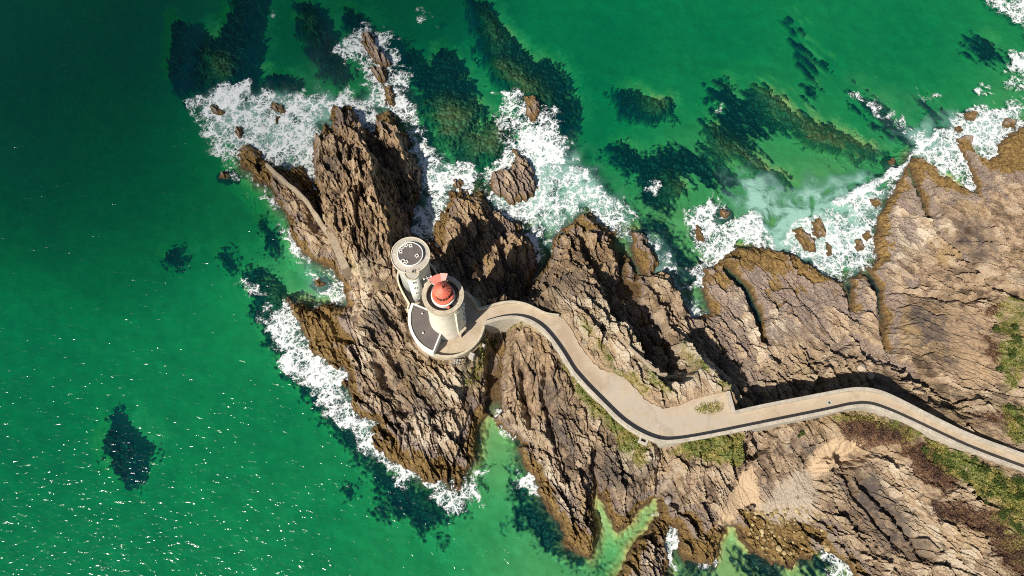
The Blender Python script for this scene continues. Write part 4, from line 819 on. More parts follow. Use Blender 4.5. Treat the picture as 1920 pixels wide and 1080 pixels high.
# paved road surface: one slab following the walls
pp = list(PATH_POLY)
e_ = resample(px3(PATH_POLY[7:-1]), .6); jr = np.random.default_rng(9); e_[1:-1, :2] += np.cumsum(jr.normal(size=(len(e_) - 2, 2)) * .12, 0) * .25 + jr.normal(size=(len(e_) - 2, 2)) * .13
ring = [tuple(p) for p in px3(PATH_POLY[:7])] + [tuple(p) for p in e_] + [tuple(p) for p in px3(PATH_POLY[-1:])]
ring += [(p[0], p[1], PATH_Z) for p in nb3[2:]] + [(p[0], p[1], PATH_Z) for p in sp3[::-1]]
V = np.array([r[:2] for r in ring])
pf = Field(np.arange(V[:, 0].min() - .3, V[:, 0].max() + .3, .3), np.arange(V[:, 1].min() - .3, V[:, 1].max() + .3, .3))
bm = bmesh.new()
top = [bm.verts.new((x, y, PATH_Z)) for x, y in V]
bm.faces.new(top)
r = bmesh.ops.extrude_face_region(bm, geom=bm.faces[:])
for v in [e for e in r['geom'] if isinstance(e, bmesh.types.BMVert)]: v.co.z -= .75
caps = [f for f in bm.faces if len(f.verts) > 10]
bmesh.ops.triangulate(bm, faces=caps)
road = bm_obj('path', bm, M_pave)
# subdivide for the wear masks
bm = bmesh.new(); bm.from_mesh(road.data)
for _ in range(3):
    es = [e for e in bm.edges if e.calc_length() > 1.2]
    if es: bmesh.ops.subdivide_edges(bm, edges=es, cuts=1); bmesh.ops.triangulate(bm, faces=bm.faces[:])
bm.to_mesh(road.data); bm.free()
cov = np.empty(len(road.data.vertices) * 3); road.data.vertices.foreach_get('co', cov); cov = cov.reshape(-1, 3)
def polymask(polys, z, blur):
    out = np.zeros(len(cov))
    for q in polys:
        P = WP(q, z); d = seg_dist(cov[:, 0], cov[:, 1], P); d = np.where(inside(cov[:, 0], cov[:, 1], P), d, -d)
        out = np.maximum(out, sstep(-blur, blur, d))
    return out
set_attr(road, 'pale', polymask([[(1140,700),(1170,715),(1200,735),(1225,760),(1280,780),(1370,778),(1400,780),(1390,800),(1320,815),(1250,822),(1200,800),(1160,770),(1130,735)]], 9.5, 1.5))
set_attr(road, 'brown', polymask([[(1035,600),(1060,610),(1100,690),(1140,730),(1110,725),(1060,660)]], 9.5, 1.2))
tag(road, 'tan gravel path winding from the lighthouse over the bridge', 'path', kind='structure')
x, y = W2(1555, 755, PATH_Z)
mh = empty('manhole_cover', (float(x), float(y), PATH_Z), 'small round pale manhole with a dark lid set in the bridge path', 'manhole')
bm_obj('ring', lathe(ringprof(.22, .55, .004, .03), n=24), M_concrete, mh)
bm_obj('lid', lathe([(0, .02), (.21, .02), (.21, .004), (0, .004)], n=24), M_black, mh)

# old walls on the rocks
w = bm_obj('stone_wall', wall_bm(resample(px3([(498,306,3.8),(506,312,4.5),(515,322,4.4),(527,331,5.1),(540,344,5.2),(553,353,5.9),(565,365,5.8),(576,376,6.5),(585,392,6.4),(594,402,7.1),(603,418,7.0),(613,430,7.4)]), .5), .5, foot(1.0), .08), M_oldwall)
tag(w, 'old tan sea wall running along the crest of the left rocky spur', 'wall')
w = bm_obj('concrete_ramp', wall_bm(resample(px3([(620,436,8.0),(628,456,8.2),(637,478,8.4),(648,503,8.5)]), .7), 1.5, foot(1.0), .04), M_oldwall)
tag(w, 'wide pale concrete ramp at the inner end of the old sea wall', 'ramp')
w = bm_obj('stone_wall', wall_bm(resample(px3([(1164,634,11.4),(1185,655,11.7),(1205,673,11.9),(1231,695,12.0)]), .7), .5, foot(1.2)), M_oldwall)
tag(w, 'low pale stone wall on the cliff edge above the dark chasm', 'wall')
w = bm_obj('stone_wall', wall_bm(resample(px3([(1233,690,12.0),(1236,701,12.0),(1251,701,11.9)]), .5), .45, foot(1.2)), M_oldwall)
tag(w, 'short hooked end wall by the orange block at the chasm head', 'wall')
x, y = W2(1206, 825, 9.4)
hb = max(height(float(x), float(y)), 8.2)
db_ = empty('drain_box', (float(x), float(y), hb), 'square concrete drain box with a dark slot beside the southern parapet', 'drain box')
db_.rotation_euler.z = math.radians(-22)
bm = bmesh.new()
for a in ((-.62, 0, .35, 1.5), (.62, 0, .35, 1.5)): box_bm(a[2], a[3], 1.5, .02, (a[0], a[1], .0), 0, bm)
for a in ((0, .55, .885, .4), (0, -.55, .885, .4)): box_bm(a[2], a[3], 1.5, .02, (a[0], a[1], -.003), 0, bm)
bm_obj('box', bm, M_concrete, db_)
bm_obj('opening', box_bm(.88, .69, .1, 0, (0, 0, .2)), M_black, db_)
for (px, py, s, lab) in ((906.5, 648, .62, 'square pale concrete post on the mossy slope right of the terrace'), (885, 671, .95, 'larger square pale concrete block below the terrace beside the steel stair')):
    x, y = W2(px, py, 8.2); hz = height(float(x), float(y))
    bm = box_bm(s, s, 2.6, .04, (0, 0, 0)); box_bm(s * .8, s * .8, .12, .03, (0, 0, 1.362), 0, bm)
    o = bm_obj('concrete_post', bm, M_concrete, None, False, (float(x), float(y), max(hz, 6.6) + .3)); o.rotation_euler.z = math.radians(-25)
    tag(o, lab, 'post')
x, y = W2(863, 681, 7.6); hz = max(height(float(x), float(y)), 6.6)
stt = empty('steel_stair', (float(x), float(y), hz), 'small dark steel stair with slatted treads below the terrace wall', 'stair'); stt.rotation_euler.z = math.radians(6)
for sgn in (-1, 1):
    bm_obj('handrail', wall_bm(np.array([(-1.3 + .35 * k, sgn * .62 + .16 * sgn * math.sin(k * .6), 1.5 - .12 * k) for k in range(8)]), .09, lambda i, x, y: 1.42 - .12 * i), M_black, stt)
    bm_obj('stringer', wall_bm(np.array([(-1.3 + .35 * k, sgn * .55, .55 - .12 * k) for k in range(8)]), .08, lambda i, x, y: .25 - .12 * i), M_black, stt)
for k in range(9):
    bm_obj('tread', box_bm(.16, 1.0, .05, 0, (-1.25 + .28 * k, 0, .45 - .1 * k)), M_concrete, stt)

# ------------------------------------------------------------------ terrace, annex
A = (float(AX.x), float(AX.y))
ter = empty('round_terrace', (A[0], A[1], 6.0), 'round tan paved terrace with a low pale wall at the foot of the lighthouse', 'terrace')
pv = bm_obj('paving', lathe([(0, 3.45), (6.75, 3.45), (6.85, 3.40), (7.0, -.8), (0, -.8)], n=96), M_pave, ter)
set_attr(pv, 'pale', np.zeros(len(pv.data.vertices))); set_attr(pv, 'brown', np.zeros(len(pv.data.vertices)))
bm_obj('parapet', lathe(ringprof(6.45, 6.87, 3.0, 4.35), 251.5, 352, 48), M_coping, ter)
lw = smoothline(px3([(866,544,10.5),(874,548,10.5),(882,555,10.5),(891,567,10.5),(897,578,10.5)]), 1)
bm_obj('north_wall', wall_bm([(p[0] - A[0], p[1] - A[1], 4.6) for p in resample(lw, .6)], .4, lambda i, x, y: .2), M_coping, ter)

ann = empty('annex_building', (A[0], A[1], 6.0), 'crescent shaped annex with dark flat roof and white coping around the lighthouse foot', 'building')
A0_, A1_ = 157.0, 250.6
bm_obj('wall', lathe(ringprof(3.0, 6.85, .0, 6.05), A0_ + .8, A1_ - .6, 60), M_white, ann)
bm_obj('roof', lathe(ringprof(3.2, 6.62, 6.05, 6.2), A0_ + 2.2, A1_ - 1.8, 60), M_darkroof, ann)
bm = bmesh.new()
for k in range(15):
    t = math.radians(A0_ + 5 + (A1_ - A0_ - 8) * k / 14)
    box_bm(3.0, .05, .05, 0, (4.95 * math.cos(t), 4.95 * math.sin(t), 6.215), t, bm)
bm_obj('roof_seam', bm, M_darkroof, ann)
cp = bm_obj('coping', lathe(ringprof(6.5, 6.98, 6.02, 6.42), A0_, A1_, 60), M_white, ann)
for t_, nm in ((A0_ + .6, 'end_wall'), (A1_, 'end_wall')):
    t = math.radians(t_); bm_obj(nm, box_bm(3.55, .26, 3.9 if t_ > 200 else 2.4, .02, (5.0 * math.cos(t), 5.0 * math.sin(t), 6.46 - (1.95 if t_ > 200 else 1.2)), t), M_white, ann)
for (px, py) in ((792, 588), (793.5, 624.5)):
    x, y = W2(px, py, 12.3); v = bm_obj('roof_vent', lathe([(0, .38), (.1, .36), (.17, .26), (.17, .2), (.09, .2), (.09, 0), (0, 0)], n=16), M_white, ann, True, (float(x) - A[0], float(y) - A[1], 6.2))

# ------------------------------------------------------------------ lighthouse
GZ = 25.4 - PATH_Z
lh = empty('lighthouse', (A[0], A[1], PATH_Z), 'tall pale stone lighthouse with a red lantern and a ring gallery', 'lighthouse')
bm_obj('tower', lathe([(0, -2), (3.45, -2), (3.42, .6), (3.22, 1.6), (3.08, 5), (3.0, 9), (2.96, GZ - 2.4), (3.02, GZ - 2.0), (3.12, GZ - 1.6), (0, GZ - 1.6)], n=72), M_tower, lh, True)
bm_obj('cornice', lathe([(2.7, GZ - 1.62), (3.16, GZ - 1.6), (3.28, GZ - 1.25), (3.36, GZ - 1.2), (3.36, GZ - 1.0), (2.7, GZ - 1.0), (2.7, GZ - 1.62)], n=72), M_coping, lh)
bm_obj('gallery_floor', lathe([(0, GZ - 1.0), (2.8, GZ - 1.0), (2.8, GZ - 1.1), (0, GZ - 1.1)], n=64), M_darkroof, lh)
gp = bm_obj('gallery_parapet', lathe([(2.72, GZ - 1.05), (3.26, GZ - .99), (3.30, GZ - .25), (3.40, GZ - .18), (3.40, GZ), (2.70, GZ), (2.66, GZ - .06), (2.72, GZ - .15), (2.72, GZ - 1.05)], n=72), M_coping, lh)
# stair strip with door and slit windows on the landward side
T0 = math.radians(-38)
bm = bmesh.new()
pil = [(2.2, 0), (3.42, 0), (3.42, 1.2), (3.36, 3), (3.32, 9), (3.30, GZ - 2.6), (3.05, GZ - 2.1), (2.2, GZ - 2.1)]
for s in (-.75, .75): [bm.verts.new((r, s, z)) for r, z in pil]
bm.verts.ensure_lookup_table(); k = len(pil)
bm.faces.new(bm.verts[:k]); bm.faces.new(bm.verts[k:][::-1])
for i in range(k): bm.faces.new([bm.verts[i], bm.verts[(i + 1) % k], bm.verts[k + (i + 1) % k], bm.verts[k + i]])
ps = bm_obj('stair_strip', bm, M_tower, lh); ps.rotation_euler.z = T0
dr = bm_obj('door', box_bm(.10, .95, 2.1, .01, (3.43, 0, 1.05)), M_black, lh); dr.rotation_euler.z = T0
bm = bmesh.new()
box_bm(.5, .2, 2.4, .02, (3.60, .66, 1.2), 0, bm); box_bm(.5, .2, 2.4, .02, (3.60, -.66, 1.2), 0, bm); box_bm(.62, 1.6, .25, .02, (3.62, 0, 2.53), 0, bm)
df = bm_obj('frame', bm, M_coping, dr)
for zz in (4.4, 7.2, 10.0, 12.4):
    wn = bm_obj('window', box_bm(.12, .42, .95, .01, (3.32, 0, zz)), M_glass, lh); wn.rotation_euler.z = T0 + math.radians(26); 
    bm = bmesh.new(); rin = 3.05
    box_bm(.3, .14, 1.2, .01, (3.26, .29, zz), 0, bm); box_bm(.3, .14, 1.2, .01, (3.26, -.29, zz), 0, bm); box_bm(.36, .72, .14, .01, (3.27, 0, zz - .62), 0, bm); box_bm(.34, .72, .14, .01, (3.265, 0, zz + .62), 0, bm)
    wf = bm_obj('frame', bm, M_white, wn)
# lantern
lb = bm_obj('lantern_base', lathe([(0, GZ - 1.0), (1.95, GZ - 1.0), (1.95, GZ - .1), (1.80, GZ), (0, GZ)], n=48), M_white, lh)
bm_obj('lantern_gallery', lathe([(1.3, GZ + .02), (1.78, GZ + .02), (1.78, GZ + .5), (1.66, GZ + .58), (1.3, GZ + .58), (1.3, GZ + .02)], n=48), M_red, lh)
bm_obj('lantern_room', lathe([(0, GZ + .4), (1.25, GZ + .4), (1.25, GZ + 2.3), (0, GZ + 2.3)], n=16), M_glass, lh)
bm = bmesh.new()
for k in range(16):
    t = 2 * math.pi * k / 16; box_bm(.09, .09, 1.75, 0, (1.28 * math.cos(t), 1.28 * math.sin(t), GZ + 1.45), t, bm)
bm_obj('glazing_bar', bm, M_red, lh)
dome = bm_obj('dome', lathe([(0, GZ + 3.35), (.2, GZ + 3.33), (.75, GZ + 3.0), (1.18, GZ + 2.55), (1.42, GZ + 2.36), (1.46, GZ + 2.25), (1.2, GZ + 2.22), (0, GZ + 2.22)], n=32), M_red, lh, True)
bm = bmesh.new()
for k in range(16):
    t = 2 * math.pi * k / 16
    for (r0, z0, r1, z1) in ((.2, 3.36, .75, 3.03), (.75, 3.03, 1.20, 2.58), (1.20, 2.58, 1.43, 2.4)):
        box_bm(math.hypot(r1 - r0, z1 - z0) , .045, .05, 0, (0, 0, 0), 0, bm)
        vs = bm.verts[-8:]
        Mx = Matrix.Rotation(t, 4, 'Z') @ Matrix.Translation(((r0 + r1) / 2, 0, GZ + (z0 + z1) / 2)) @ Matrix.Rotation(math.atan2(z0 - z1, r1 - r0), 4, 'Y')
        for v in vs: v.co = Mx @ v.co
bm_obj('rib', bm, M_pink, dome)
bm_obj('vent_ball', lathe([(0, GZ + 3.85), (.14, GZ + 3.78), (.2, GZ + 3.62), (.14, GZ + 3.45), (.1, GZ + 3.3), (0, GZ + 3.3)], n=20), M_red, dome, True)
bm_obj('sector_screen', lathe(ringprof(1.5, 3.05, GZ + 1.55, GZ + 1.63), 98.6, 139, 18), M_pink, lh)
bm_obj('sector_screen', lathe(ringprof(1.5, 3.12, GZ + 1.58, GZ + 1.66), 76, 98.4, 10), M_palepink, lh)
bm = bmesh.new()
for t_ in (80, 97, 117, 136):
    t = math.radians(t_); bm_obj('screen_post', box_bm(.08, .08, 1.6, 0, (2.9 * math.cos(t), 2.9 * math.sin(t), GZ + .78), t), M_black, lh)
bm_obj('fog_lamp', lathe([(0, .95), (.16, .9), (.27, .72), (.27, .5), (.12, .4), (.12, 0), (0, 0)], n=18), M_red, lh, True, (.95, -1.98, GZ - 1.0))
bm = bmesh.new(); box_bm(1.15, .42, .06, 0, (0, 0, 0), 0, bm); box_bm(1.2, .06, .2, 0, (0, .24, .05), 0, bm); box_bm(1.2, .06, .2, 0, (0, -.24, .05), 0, bm)
hh_ = bm_obj('gallery_hatch', bm, M_black, lh, False, (1.85, -1.2, GZ - .9)); hh_.rotation_euler.z = math.radians(42)
x, y = W2(804, 531, 24.5)
ms = bm_obj('mast', lathe([(0, 2.4), (.05, 2.4), (.06, 0), (0, 0)], n=10), M_white, lh, False, (float(x) - A[0], float(y) - A[1], GZ - .6))
bm = bmesh.new(); box_bm(1.3, .07, .07, 0, (0, 0, 2.2), .4, bm); box_bm(.9, .07, .07, 0, (0, 0, 1.9), -1.0, bm)
for q in (-.6, .6): box_bm(.26, .26, .2, .05, (q * math.cos(.4), q * math.sin(.4), 2.34), .3, bm)
bm_obj('wind_gauge', bm, M_white, ms); bm_obj('bracket', box_bm(1.2, .1, .1, .0, (.5, -.25, .4), -.5), M_white, ms)
bm = bmesh.new()
for k in range(8):
    t = math.radians(200 + k * 40); bm_obj('scupper', box_bm(.1, .16, .12, 0, (3.3 * math.cos(t), 3.3 * math.sin(t), GZ - .5), t), M_black, lh)

# ------------------------------------------------------------------ signal tower
RZ = 22.5 - PATH_Z
x, y = W2(769.5, 478, 22.5); B = (float(x), float(y))
st = empty('signal_tower', (B[0], B[1], PATH_Z), 'white round signal tower with a broad flat grey roof beside the lighthouse', 'signal tower')
bm_obj('drum', lathe([(0, -2), (2.75, -2), (2.75, RZ - 1.2), (3.0, RZ - .7), (3.1, RZ - .55), (0, RZ - .55)], n=72), M_white, st, True)
ta = math.radians(-83); tc = (3.2 * math.cos(ta), 3.2 * math.sin(ta))
bm_obj('stair_turret', lathe([(0, -2), (1.12, -2), (1.05, RZ - .5), (0, RZ - .5)], n=40, c=tc), M_white, st, True)
for k in range(4):
    zz = 2.6 + 2.75 * k; wa = ta + math.radians(4)
    o = bm_obj('window', box_bm(.14, .30, .62, .01, (1.03, 0, 0)), M_glass, st, False, (tc[0], tc[1], zz)); o.rotation_euler.z = wa
    bm = bmesh.new(); box_bm(.16, .10, .76, .01, (1.055, .2, 0), 0, bm); box_bm(.16, .10, .76, .01, (1.055, -.2, 0), 0, bm); box_bm(.2, .5, .09, .01, (1.06, 0, -.38), 0, bm)
    f_ = bm_obj('frame', bm, M_white, o)
rf = bm_obj('roof', lathe([(0, RZ - .5), (3.2, RZ - .5), (3.3, RZ - .4), (3.3, RZ - .12), (0, RZ - .12)], n=80), M_concrete, st)
bm_obj('roof_rim', lathe(ringprof(3.20, 3.32, RZ - .45, RZ + .04), n=80), M_cream, rf)
bm_obj('turret_roof', lathe([(0, RZ - .5), (1.2, RZ - .5), (1.27, RZ - .4), (1.27, RZ - .135), (0, RZ - .135)], n=48, c=tc), M_concrete, st)
bm_obj('turret_rim', lathe(ringprof(1.15, 1.28, RZ - .45, RZ + .03), math.degrees(ta) - 118, math.degrees(ta) + 118, 40, c=tc), M_coping, st)
bm_obj('upper_roof', lathe([(0, RZ + .42), (2.05, RZ + .42), (2.05, RZ - .1), (0, RZ - .1)], n=72), M_darkroof, st)
bm_obj('upper_rim', lathe(ringprof(2.03, 2.17, RZ - .1, RZ + .5), n=72), M_white, st)
bm = bmesh.new()
for a_ in (110, 178, 212, -7, 16):
    t = math.radians(a_); bm_obj('roof_strip', box_bm(.62, .06, .05, 0, (2.78 * math.cos(t), 2.78 * math.sin(t), RZ - .09), t + (.5 if a_ == 16 else 0)), M_white, st)
for (px, py, s, rz) in ((770.3, 461, .42, .2), (762.4, 460, .42, .9), (757.5, 462, .36, .5), (753.8, 465, .42, .6), (751.7, 472, .42, .1), (782, 480, .46, .6), (756, 490.4, .56, .5), (762.4, 491.4, .4, .8)):
    x, y = W2(px, py, 22.95); o = empty('unit', (float(x) - B[0], float(y) - B[1], RZ + .42), None, None); del o
    bm = bmesh.new(); h = s / 2
    for (ox, oy, sx, sy) in ((0, h, s + .1, .11), (0, -h, s + .1, .11), (h, 0, .11, s - .11), (-h, 0, .11, s - .11)): box_bm(sx, sy, .22, 0, (ox, oy, .11), 0, bm)
    k_o = bm_obj('antenna_base', bm, M_white, st, False, (float(x) - B[0], float(y) - B[1], RZ + .42)); k_o.rotation_euler.z = rz
for o in [o for o in bpy.data.objects if o.name.startswith('unit')]: bpy.data.objects.remove(o)
x, y = W2(775, 509, 22.6)
ht = bm_obj('hatch', box_bm(.42, .42, .3, 0, (0, 0, .05)), M_black, st, False, (float(x) - B[0], float(y) - B[1], RZ - .1))
bm = bmesh.new()
for (ox, oy, sx, sy) in ((0, .25, .62, .09), (0, -.25, .62, .09), (.25, 0, .09, .41), (-.25, 0, .09, .41)): box_bm(sx, sy, .34, 0, (ox, oy, .06), 0, bm)
bm_obj('frame', bm, M_concrete, ht)
bm_obj('link_block', box_bm(1.5, 1.9, 8.0, .05, (2.5, -2.6, 3.0), .3), M_cream, st)
# retaining walls of the sunken passage round the tower
pw = empty('passage_wall', (B[0], B[1], 6.0), 'narrow cream retaining wall curving round the west side of the signal tower', 'wall', 'retaining walls round the signal tower')
q = smoothline(px3([(748,505,10.4),(744.5,519,10.4),(748,534,10.4),(757,552,10.4),(767,569,10.4)]), 2)
q = np.vstack([q, px3([(763.5,580,10.4),(776,584,10.4)])])
bm_obj('wall', wall_bm([(p[0] - B[0], p[1] - B[1], p[2] - 6) for p in resample(q, .5)], .34, lambda i, x, y: .2), M_cream, pw)
f = px3([(752,505,9.0),(749,520,9.0),(753,534,9.0),(762,552,9.0),(772,568,9.0),(770,580,9.0),(782,582,9.0),(800,560,9.0),(800,520,9.0),(780,500,9.0)])
bm = bmesh.new(); bm.faces.new([bm.verts.new((p[0] - B[0], p[1] - B[1], 3.0)) for p in f]); r = bmesh.ops.extrude_face_region(bm, geom=bm.faces[:])
for v in [e for e in r['geom'] if isinstance(e, bmesh.types.BMVert)]: v.co.z -= 1.5
bm_obj('floor', bm, M_concrete, pw)
q = smoothline(px3([(803,492,10.4),(811,499,10.4),(817,508,10.4),(821,518,10.4)]), 1)
o = bm_obj('passage_wall', wall_bm(resample(q, .5), .3, foot(.6)), M_cream)
tag(o, 'short thin wall curving behind the signal tower toward the lighthouse', 'wall', 'retaining walls round the signal tower')

# ------------------------------------------------------------------ boulders
def boulder_mesh(seed, el=(1, 1, .7)):
    bm = bmesh.new(); bmesh.ops.create_icosphere(bm, subdivisions=3, radius=1.0)
    rs = np.random.default_rng(seed); pl = [(Vector(rs.normal(size=3)).normalized(), .62 + .3 * rs.random()) for _ in range(16)]
    for v in bm.verts:
        for n_, d_ in pl:
            k = v.co.dot(n_) - d_
            if k > 0: v.co -= n_ * k * .92
        v.co = Vector((v.co.x * el[0], v.co.y * el[1], v.co.z * el[2]))
    me = bpy.data.meshes.new('boulder'); bm.to_mesh(me); bm.free(); me.materials.append(M_boulder); return me
def boulder_mat(name, a, b):
    g = NG(name); n = g.noise(1.2, 6, .65); s = g.noise(7, 4, .7)
    oi = g.n('ShaderNodeObjectInfo').outputs['Random']
    c = g.mix(g.ss(.3, .7, g.add(g.mul(n, .6), g.mul(oi, .4))), a, b)
    c = g.mix(1, c, g.ramp(s, [(.3, (.72, .72, .72)), (.65, (1.15, 1.15, 1.12))]), 'MULTIPLY')
    return g.done(g.bsdf(c, .85, g.bump(s, .5, .1)))
M_boulder = boulder_mat('boulder_stone', (.22, .155, .06), (.46, .36, .19))
bmeshes = [boulder_mesh(100 + k, (1, .75 + .05 * k, .6)) for k in range(6)]
M_pale = boulder_mat('pale_boulder', (.34, .27, .20), (.47, .39, .30))
M_grey = boulder_mat('grey_boulder', (.19, .165, .15), (.28, .25, .225))
pm = bmeshes[0].copy(); pm.materials.clear(); pm.materials.append(M_pale)
pm2 = bmeshes[3].copy(); pm2.materials.clear(); pm2.materials.append(M_pale)
def put(px, py, z, s, me, label, group, rz, cat='boulder'):
    x, y = W2(px, py, z); hz = height(float(x), float(y))
    o = bpy.data.objects.new('boulder', me); COL.objects.link(o)
    o.location = (float(x), float(y), hz + s * .22); o.scale = (s, s, s); o.rotation_euler = (.1, .15, rz)
    tag(o, label, cat, group); return o
put(1616, 690, 4.5, 1.15, pm, 'rounded pale boulder in shade just north of the bridge bend', None, .6)
put(1638, 703, 5.0, .9, pm2, 'longer pale boulder lying right of the rounded one north of the bridge', None, 2.2)
M_or = boulder_mat('orange_boulder', (.45, .25, .12), (.55, .36, .20)); om = bmeshes[2].copy(); om.materials.clear(); om.materials.append(M_or)
put(1241, 691, 11.0, 1.2, om, 'orange stained block beside the hooked end wall', None, .3)
gm_ = bmeshes[1].copy(); gm_.materials.clear(); gm_.materials.append(M_grey)
put(1256, 938, 3.4, .9, gm_, 'grey rounded stone where the two small gullies meet', None, .9)
cove = [(1395,948),(1420,950),(1445,960),(1490,950),(1530,955),(1558,970),(1570,1000),(1560,1030),(1530,1036),(1495,1048),(1470,1055),(1436,1040),(1410,1015),(1398,985)]
cp_ = np.array(cove, float); rs = np.random.default_rng(11); got = []
while len(got) < 110:
    px = rs.uniform(1380, 1575); py = rs.uniform(940, 1060)
    if not inside(np.array([px]), np.array([py]), cp_)[0]: continue
    if any((px - a) ** 2 + (py - b) ** 2 < 46 for a, b in got): continue
    got.append((px, py))
    s = .22 + .42 * rs.random() ** 2.2
    put(px, py, 1.0, s, bmeshes[len(got) % 6], 'brown weedy boulder lying in the stony cove below the bridge', 'boulders in the stony cove', rs.uniform(0, 6))

# ------------------------------------------------------------------ vegetation
def leaf_mat(name, stops, sc=1.3, green=None):
    g = NG(name); c = g.ramp(g.add(g.mul(g.noise(sc, 5, .7), .75), g.mul(g.attr('lr'), .3)), stops)
    if green: c = g.mix(g.ss(.44, .60, g.noise(.28, 4, .6)), c, g.mix(1.0, c, green, 'MULTIPLY'))
    return g.done(g.bsdf(c, .75, None, 0, .2))
M_grass = leaf_mat('grass_blades', [(.36, (.07, .08, .014)), (.52, (.20, .18, .035)), (.66, (.38, .315, .10)), (.82, (.52, .42, .20))], green=(.58, .78, .66))
M_heath = leaf_mat('heather_twigs', [(.38, (.045, .022, .016)), (.56, (.12, .062, .038)), (.70, (.20, .125, .06)), (.85, (.27, .22, .09))])
M_shrub = leaf_mat('shrub_leaves', [(.38, (.022, .040, .008)), (.56, (.055, .085, .016)), (.72, (.11, .14, .03)), (.88, (.19, .20, .05))], 2.0)
M_hshrub = leaf_mat('heather_bush_leaves', [(.38, (.030, .016, .012)), (.56, (.085, .045, .032)), (.72, (.15, .09, .07)), (.88, (.22, .15, .10))], 2.0)
M_twig = plaster('bark', (.10, .07, .045), (.16, .12, .08), .5)
def leaves(name, pts, size, mat, rs, parent=None, up=.5):
    """a quad leaf at every point, each with its own tilt and size"""
    n = len(pts); s = size * (.55 + .9 * rs.random(n))[:, None]
    d = rs.normal(size=(n, 3)); d[:, 2] = np.abs(d[:, 2]) + up; d /= np.linalg.norm(d, axis=1)[:, None]
    a = np.cross(d, rs.normal(size=(n, 3))); a /= np.linalg.norm(a, axis=1)[:, None] + 1e-9; b = np.cross(d, a)
    V = np.stack([pts - a * s, pts + b * s * .45, pts + a * s, pts - b * s * .45], 1).reshape(-1, 3)
    o = mesh_obj(name, V, np.arange(4 * n).reshape(-1, 4), mat, parent)
    set_attr(o, 'lr', np.repeat(rs.random(n), 4)); return o
def scatter(mask, thr, n, rs, clump=1.0):
    ids = np.flatnonzero((mask.ravel() + (fbm(X.ravel() / 1.6, Y.ravel() / 1.6, 3, 95) * .8 * clump) > thr) & (mask.ravel() > .25))
    ids = rs.choice(ids, min(n, len(ids) * 3))
    p = np.stack([X.ravel()[ids], Y.ravel()[ids], Z.ravel()[ids]], -1)
    p[:, :2] += rs.uniform(-.12, .12, (len(p), 2)); p[:, 2] += .03 + .10 * rs.random(len(p)); return p
rs = np.random.default_rng(5)
gp_ = WP([(1300,766),(1312,754),(1343,750),(1360,757),(1356,774),(1330,780),(1306,777)], 9.5)
c_ = rs.uniform(gp_.min(0), gp_.max(0), (1500, 2)); dd_ = seg_dist(c_[:, 0], c_[:, 1], gp_); c_ = c_[inside(c_[:, 0], c_[:, 1], gp_) & (dd_ > rs.random(1500) * .9)]
c_ = np.column_stack([c_, np.full(len(c_), 9.53) + .05 * rs.random(len(c_))])
o = leaves('grass', np.vstack([scatter(grassm, .56, 38000, rs), c_]), .15, M_grass, rs); tag(o, 'tufted yellow green grass along the path and slopes', 'grass', kind='stuff')
o = leaves('heather', scatter(hthm, .40, 24000, rs), .15, M_heath, rs); tag(o, 'low red brown heather mats below the bridge', 'heather', kind='stuff')
def bush(px, py, z, r, h, mat, label, cat, group, seed, flat=1.0):
    x, y = W2(px, py, z); hz = height(float(x), float(y)); rs = np.random.default_rng(seed)
    e = empty(cat.replace(' ', '_'), (float(x), float(y), hz), label, cat, group)
    lob = rs.normal(size=(9, 3)) * np.array([r * .5, r * .5 * flat, h * .22]) + np.array([0, 0, h * .5])
    k = rs.integers(0, 9, int(260 + 240 * r)); d = rs.normal(size=(len(k), 3)); d /= np.linalg.norm(d, axis=1)[:, None]
    p = lob[k] + d * np.array([r * .42, r * .42, h * .38]) * (.55 + .5 * rs.random(len(k)))[:, None]; p[:, 2] = np.maximum(p[:, 2], .03)
    leaves('foliage', p, .13, mat, rs, e)
    bm = bmesh.new()
    for q in range(5):
        t = rs.uniform(0, 6.28); bmesh.ops.create_cone(bm, segments=6, radius1=.05, radius2=.015, depth=h * .9, matrix=Matrix.Translation((r * .25 * math.cos(t), r * .25 * math.sin(t), h * .4)) @ Matrix.Rotation(.5, 4, Vector((-math.sin(t), math.cos(t), 0))))
    bm_obj('stem', bm, M_twig, e); return e
bush(1507, 813, 6.5, .55, .7, M_shrub, 'lone dark green bush on the rocks just under the bridge', 'shrub', None, 1)
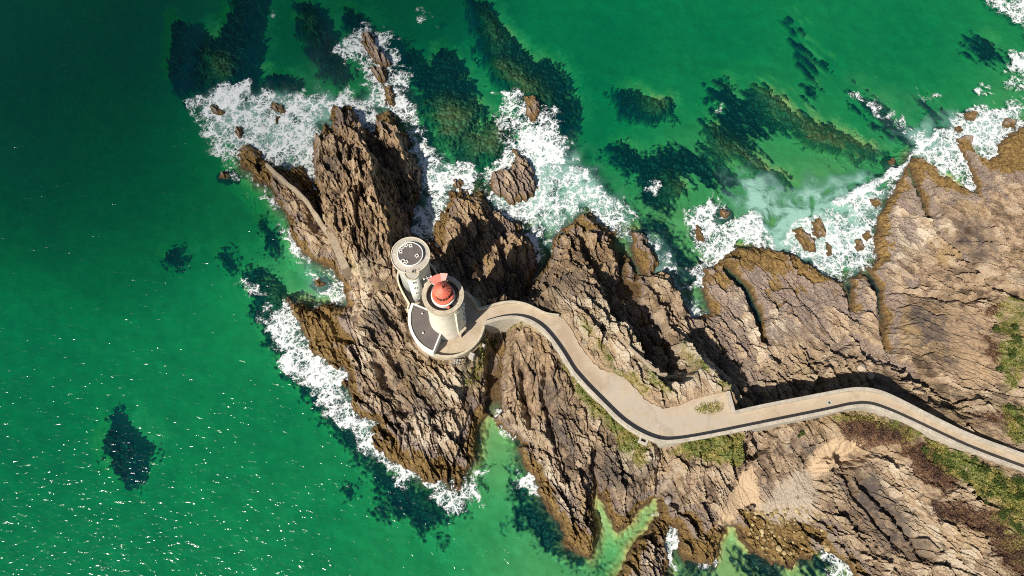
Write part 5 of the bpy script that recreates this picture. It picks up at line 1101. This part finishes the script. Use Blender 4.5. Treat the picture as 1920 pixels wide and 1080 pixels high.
for i, (px, py, r) in enumerate([(1762,858,1.0),(1790,872,1.2),(1815,893,1.1),(1842,884,.9),(1868,905,1.3),(1896,930,1.2),(1850,925,1.0),(1880,968,1.4),(1905,990,1.1),(1826,862,.8),(1902,905,1.0),(1740,845,.7)]):
    bush(px, py, 9.6, r, .7, M_shrub, 'green shrub on the grassy slope below the long parapet at right', 'shrub', 'green shrubs on the slope', 20 + i)
for i, (px, py, r) in enumerate([(1770,958,1.3),(1792,966,1.1),(1818,972,1.2),(1846,985,1.4),(1870,998,1.2),(1860,1030,1.2),(1885,1050,1.3),(1905,1040,1.1),(1735,870,1.1),(1752,888,1.0),(1720,850,1.0),(1600,800,1.0),(1625,806,1.2),(1652,812,1.1),(1678,818,.9)]):
    bush(px, py, 8.6, r, .5, M_hshrub, 'red brown heather bush on the slope between sand and grass', 'heather bush', 'heather bushes', 50 + i)
for i, (px, py, r) in enumerate([(1896,665,.9),(1905,640,1.0),(1912,612,1.0),(1885,612,.8),(1908,782,.9),(1895,765,.7),(1880,690,.7)]):
    bush(px, py, 9.0, r, .6, M_shrub, 'green bush beside the rocks north of the bridge at the right edge', 'shrub', 'green bushes at the right edge', 80 + i)

# ------------------------------------------------------------------ unseen cloud added between the sun and the bay to shade its upper left
g = NG('shade_cloud_vapour'); vs_ = g.n('ShaderNodeVolumePrincipled'); vs_.inputs['Color'].default_value = (1, 1, 1, 1); vs_.inputs['Density'].default_value = .0076; vs_.inputs['Anisotropy'].default_value = .2
g.t.links.new(vs_.outputs[0], g.out.inputs[1])
bm = bmesh.new(); bmesh.ops.create_icosphere(bm, subdivisions=5, radius=1.0)
cw = np.array([v.co[:] for v in bm.verts]); ang_ = fbm(cw[:, 0] * 1.7 + cw[:, 2], cw[:, 1] * 1.7 - cw[:, 2], 4, 31)
for v, k in zip(bm.verts, ang_): v.co = Vector((v.co.x * 128 * (1 + .55 * k), v.co.y * 94 * (1 + .55 * k), v.co.z * 70 * (1 + .8 * k)))
k_ = 430 / math.tan(SUN_EL)
cl = bm_obj('cloud', bm, g.m, None, True, (-112 + math.cos(SUN_AZ) * k_, 150 + math.sin(SUN_AZ) * k_, 430))
tag(cl, 'thin pale cloud added out of view to shade the upper left of the bay', 'cloud')
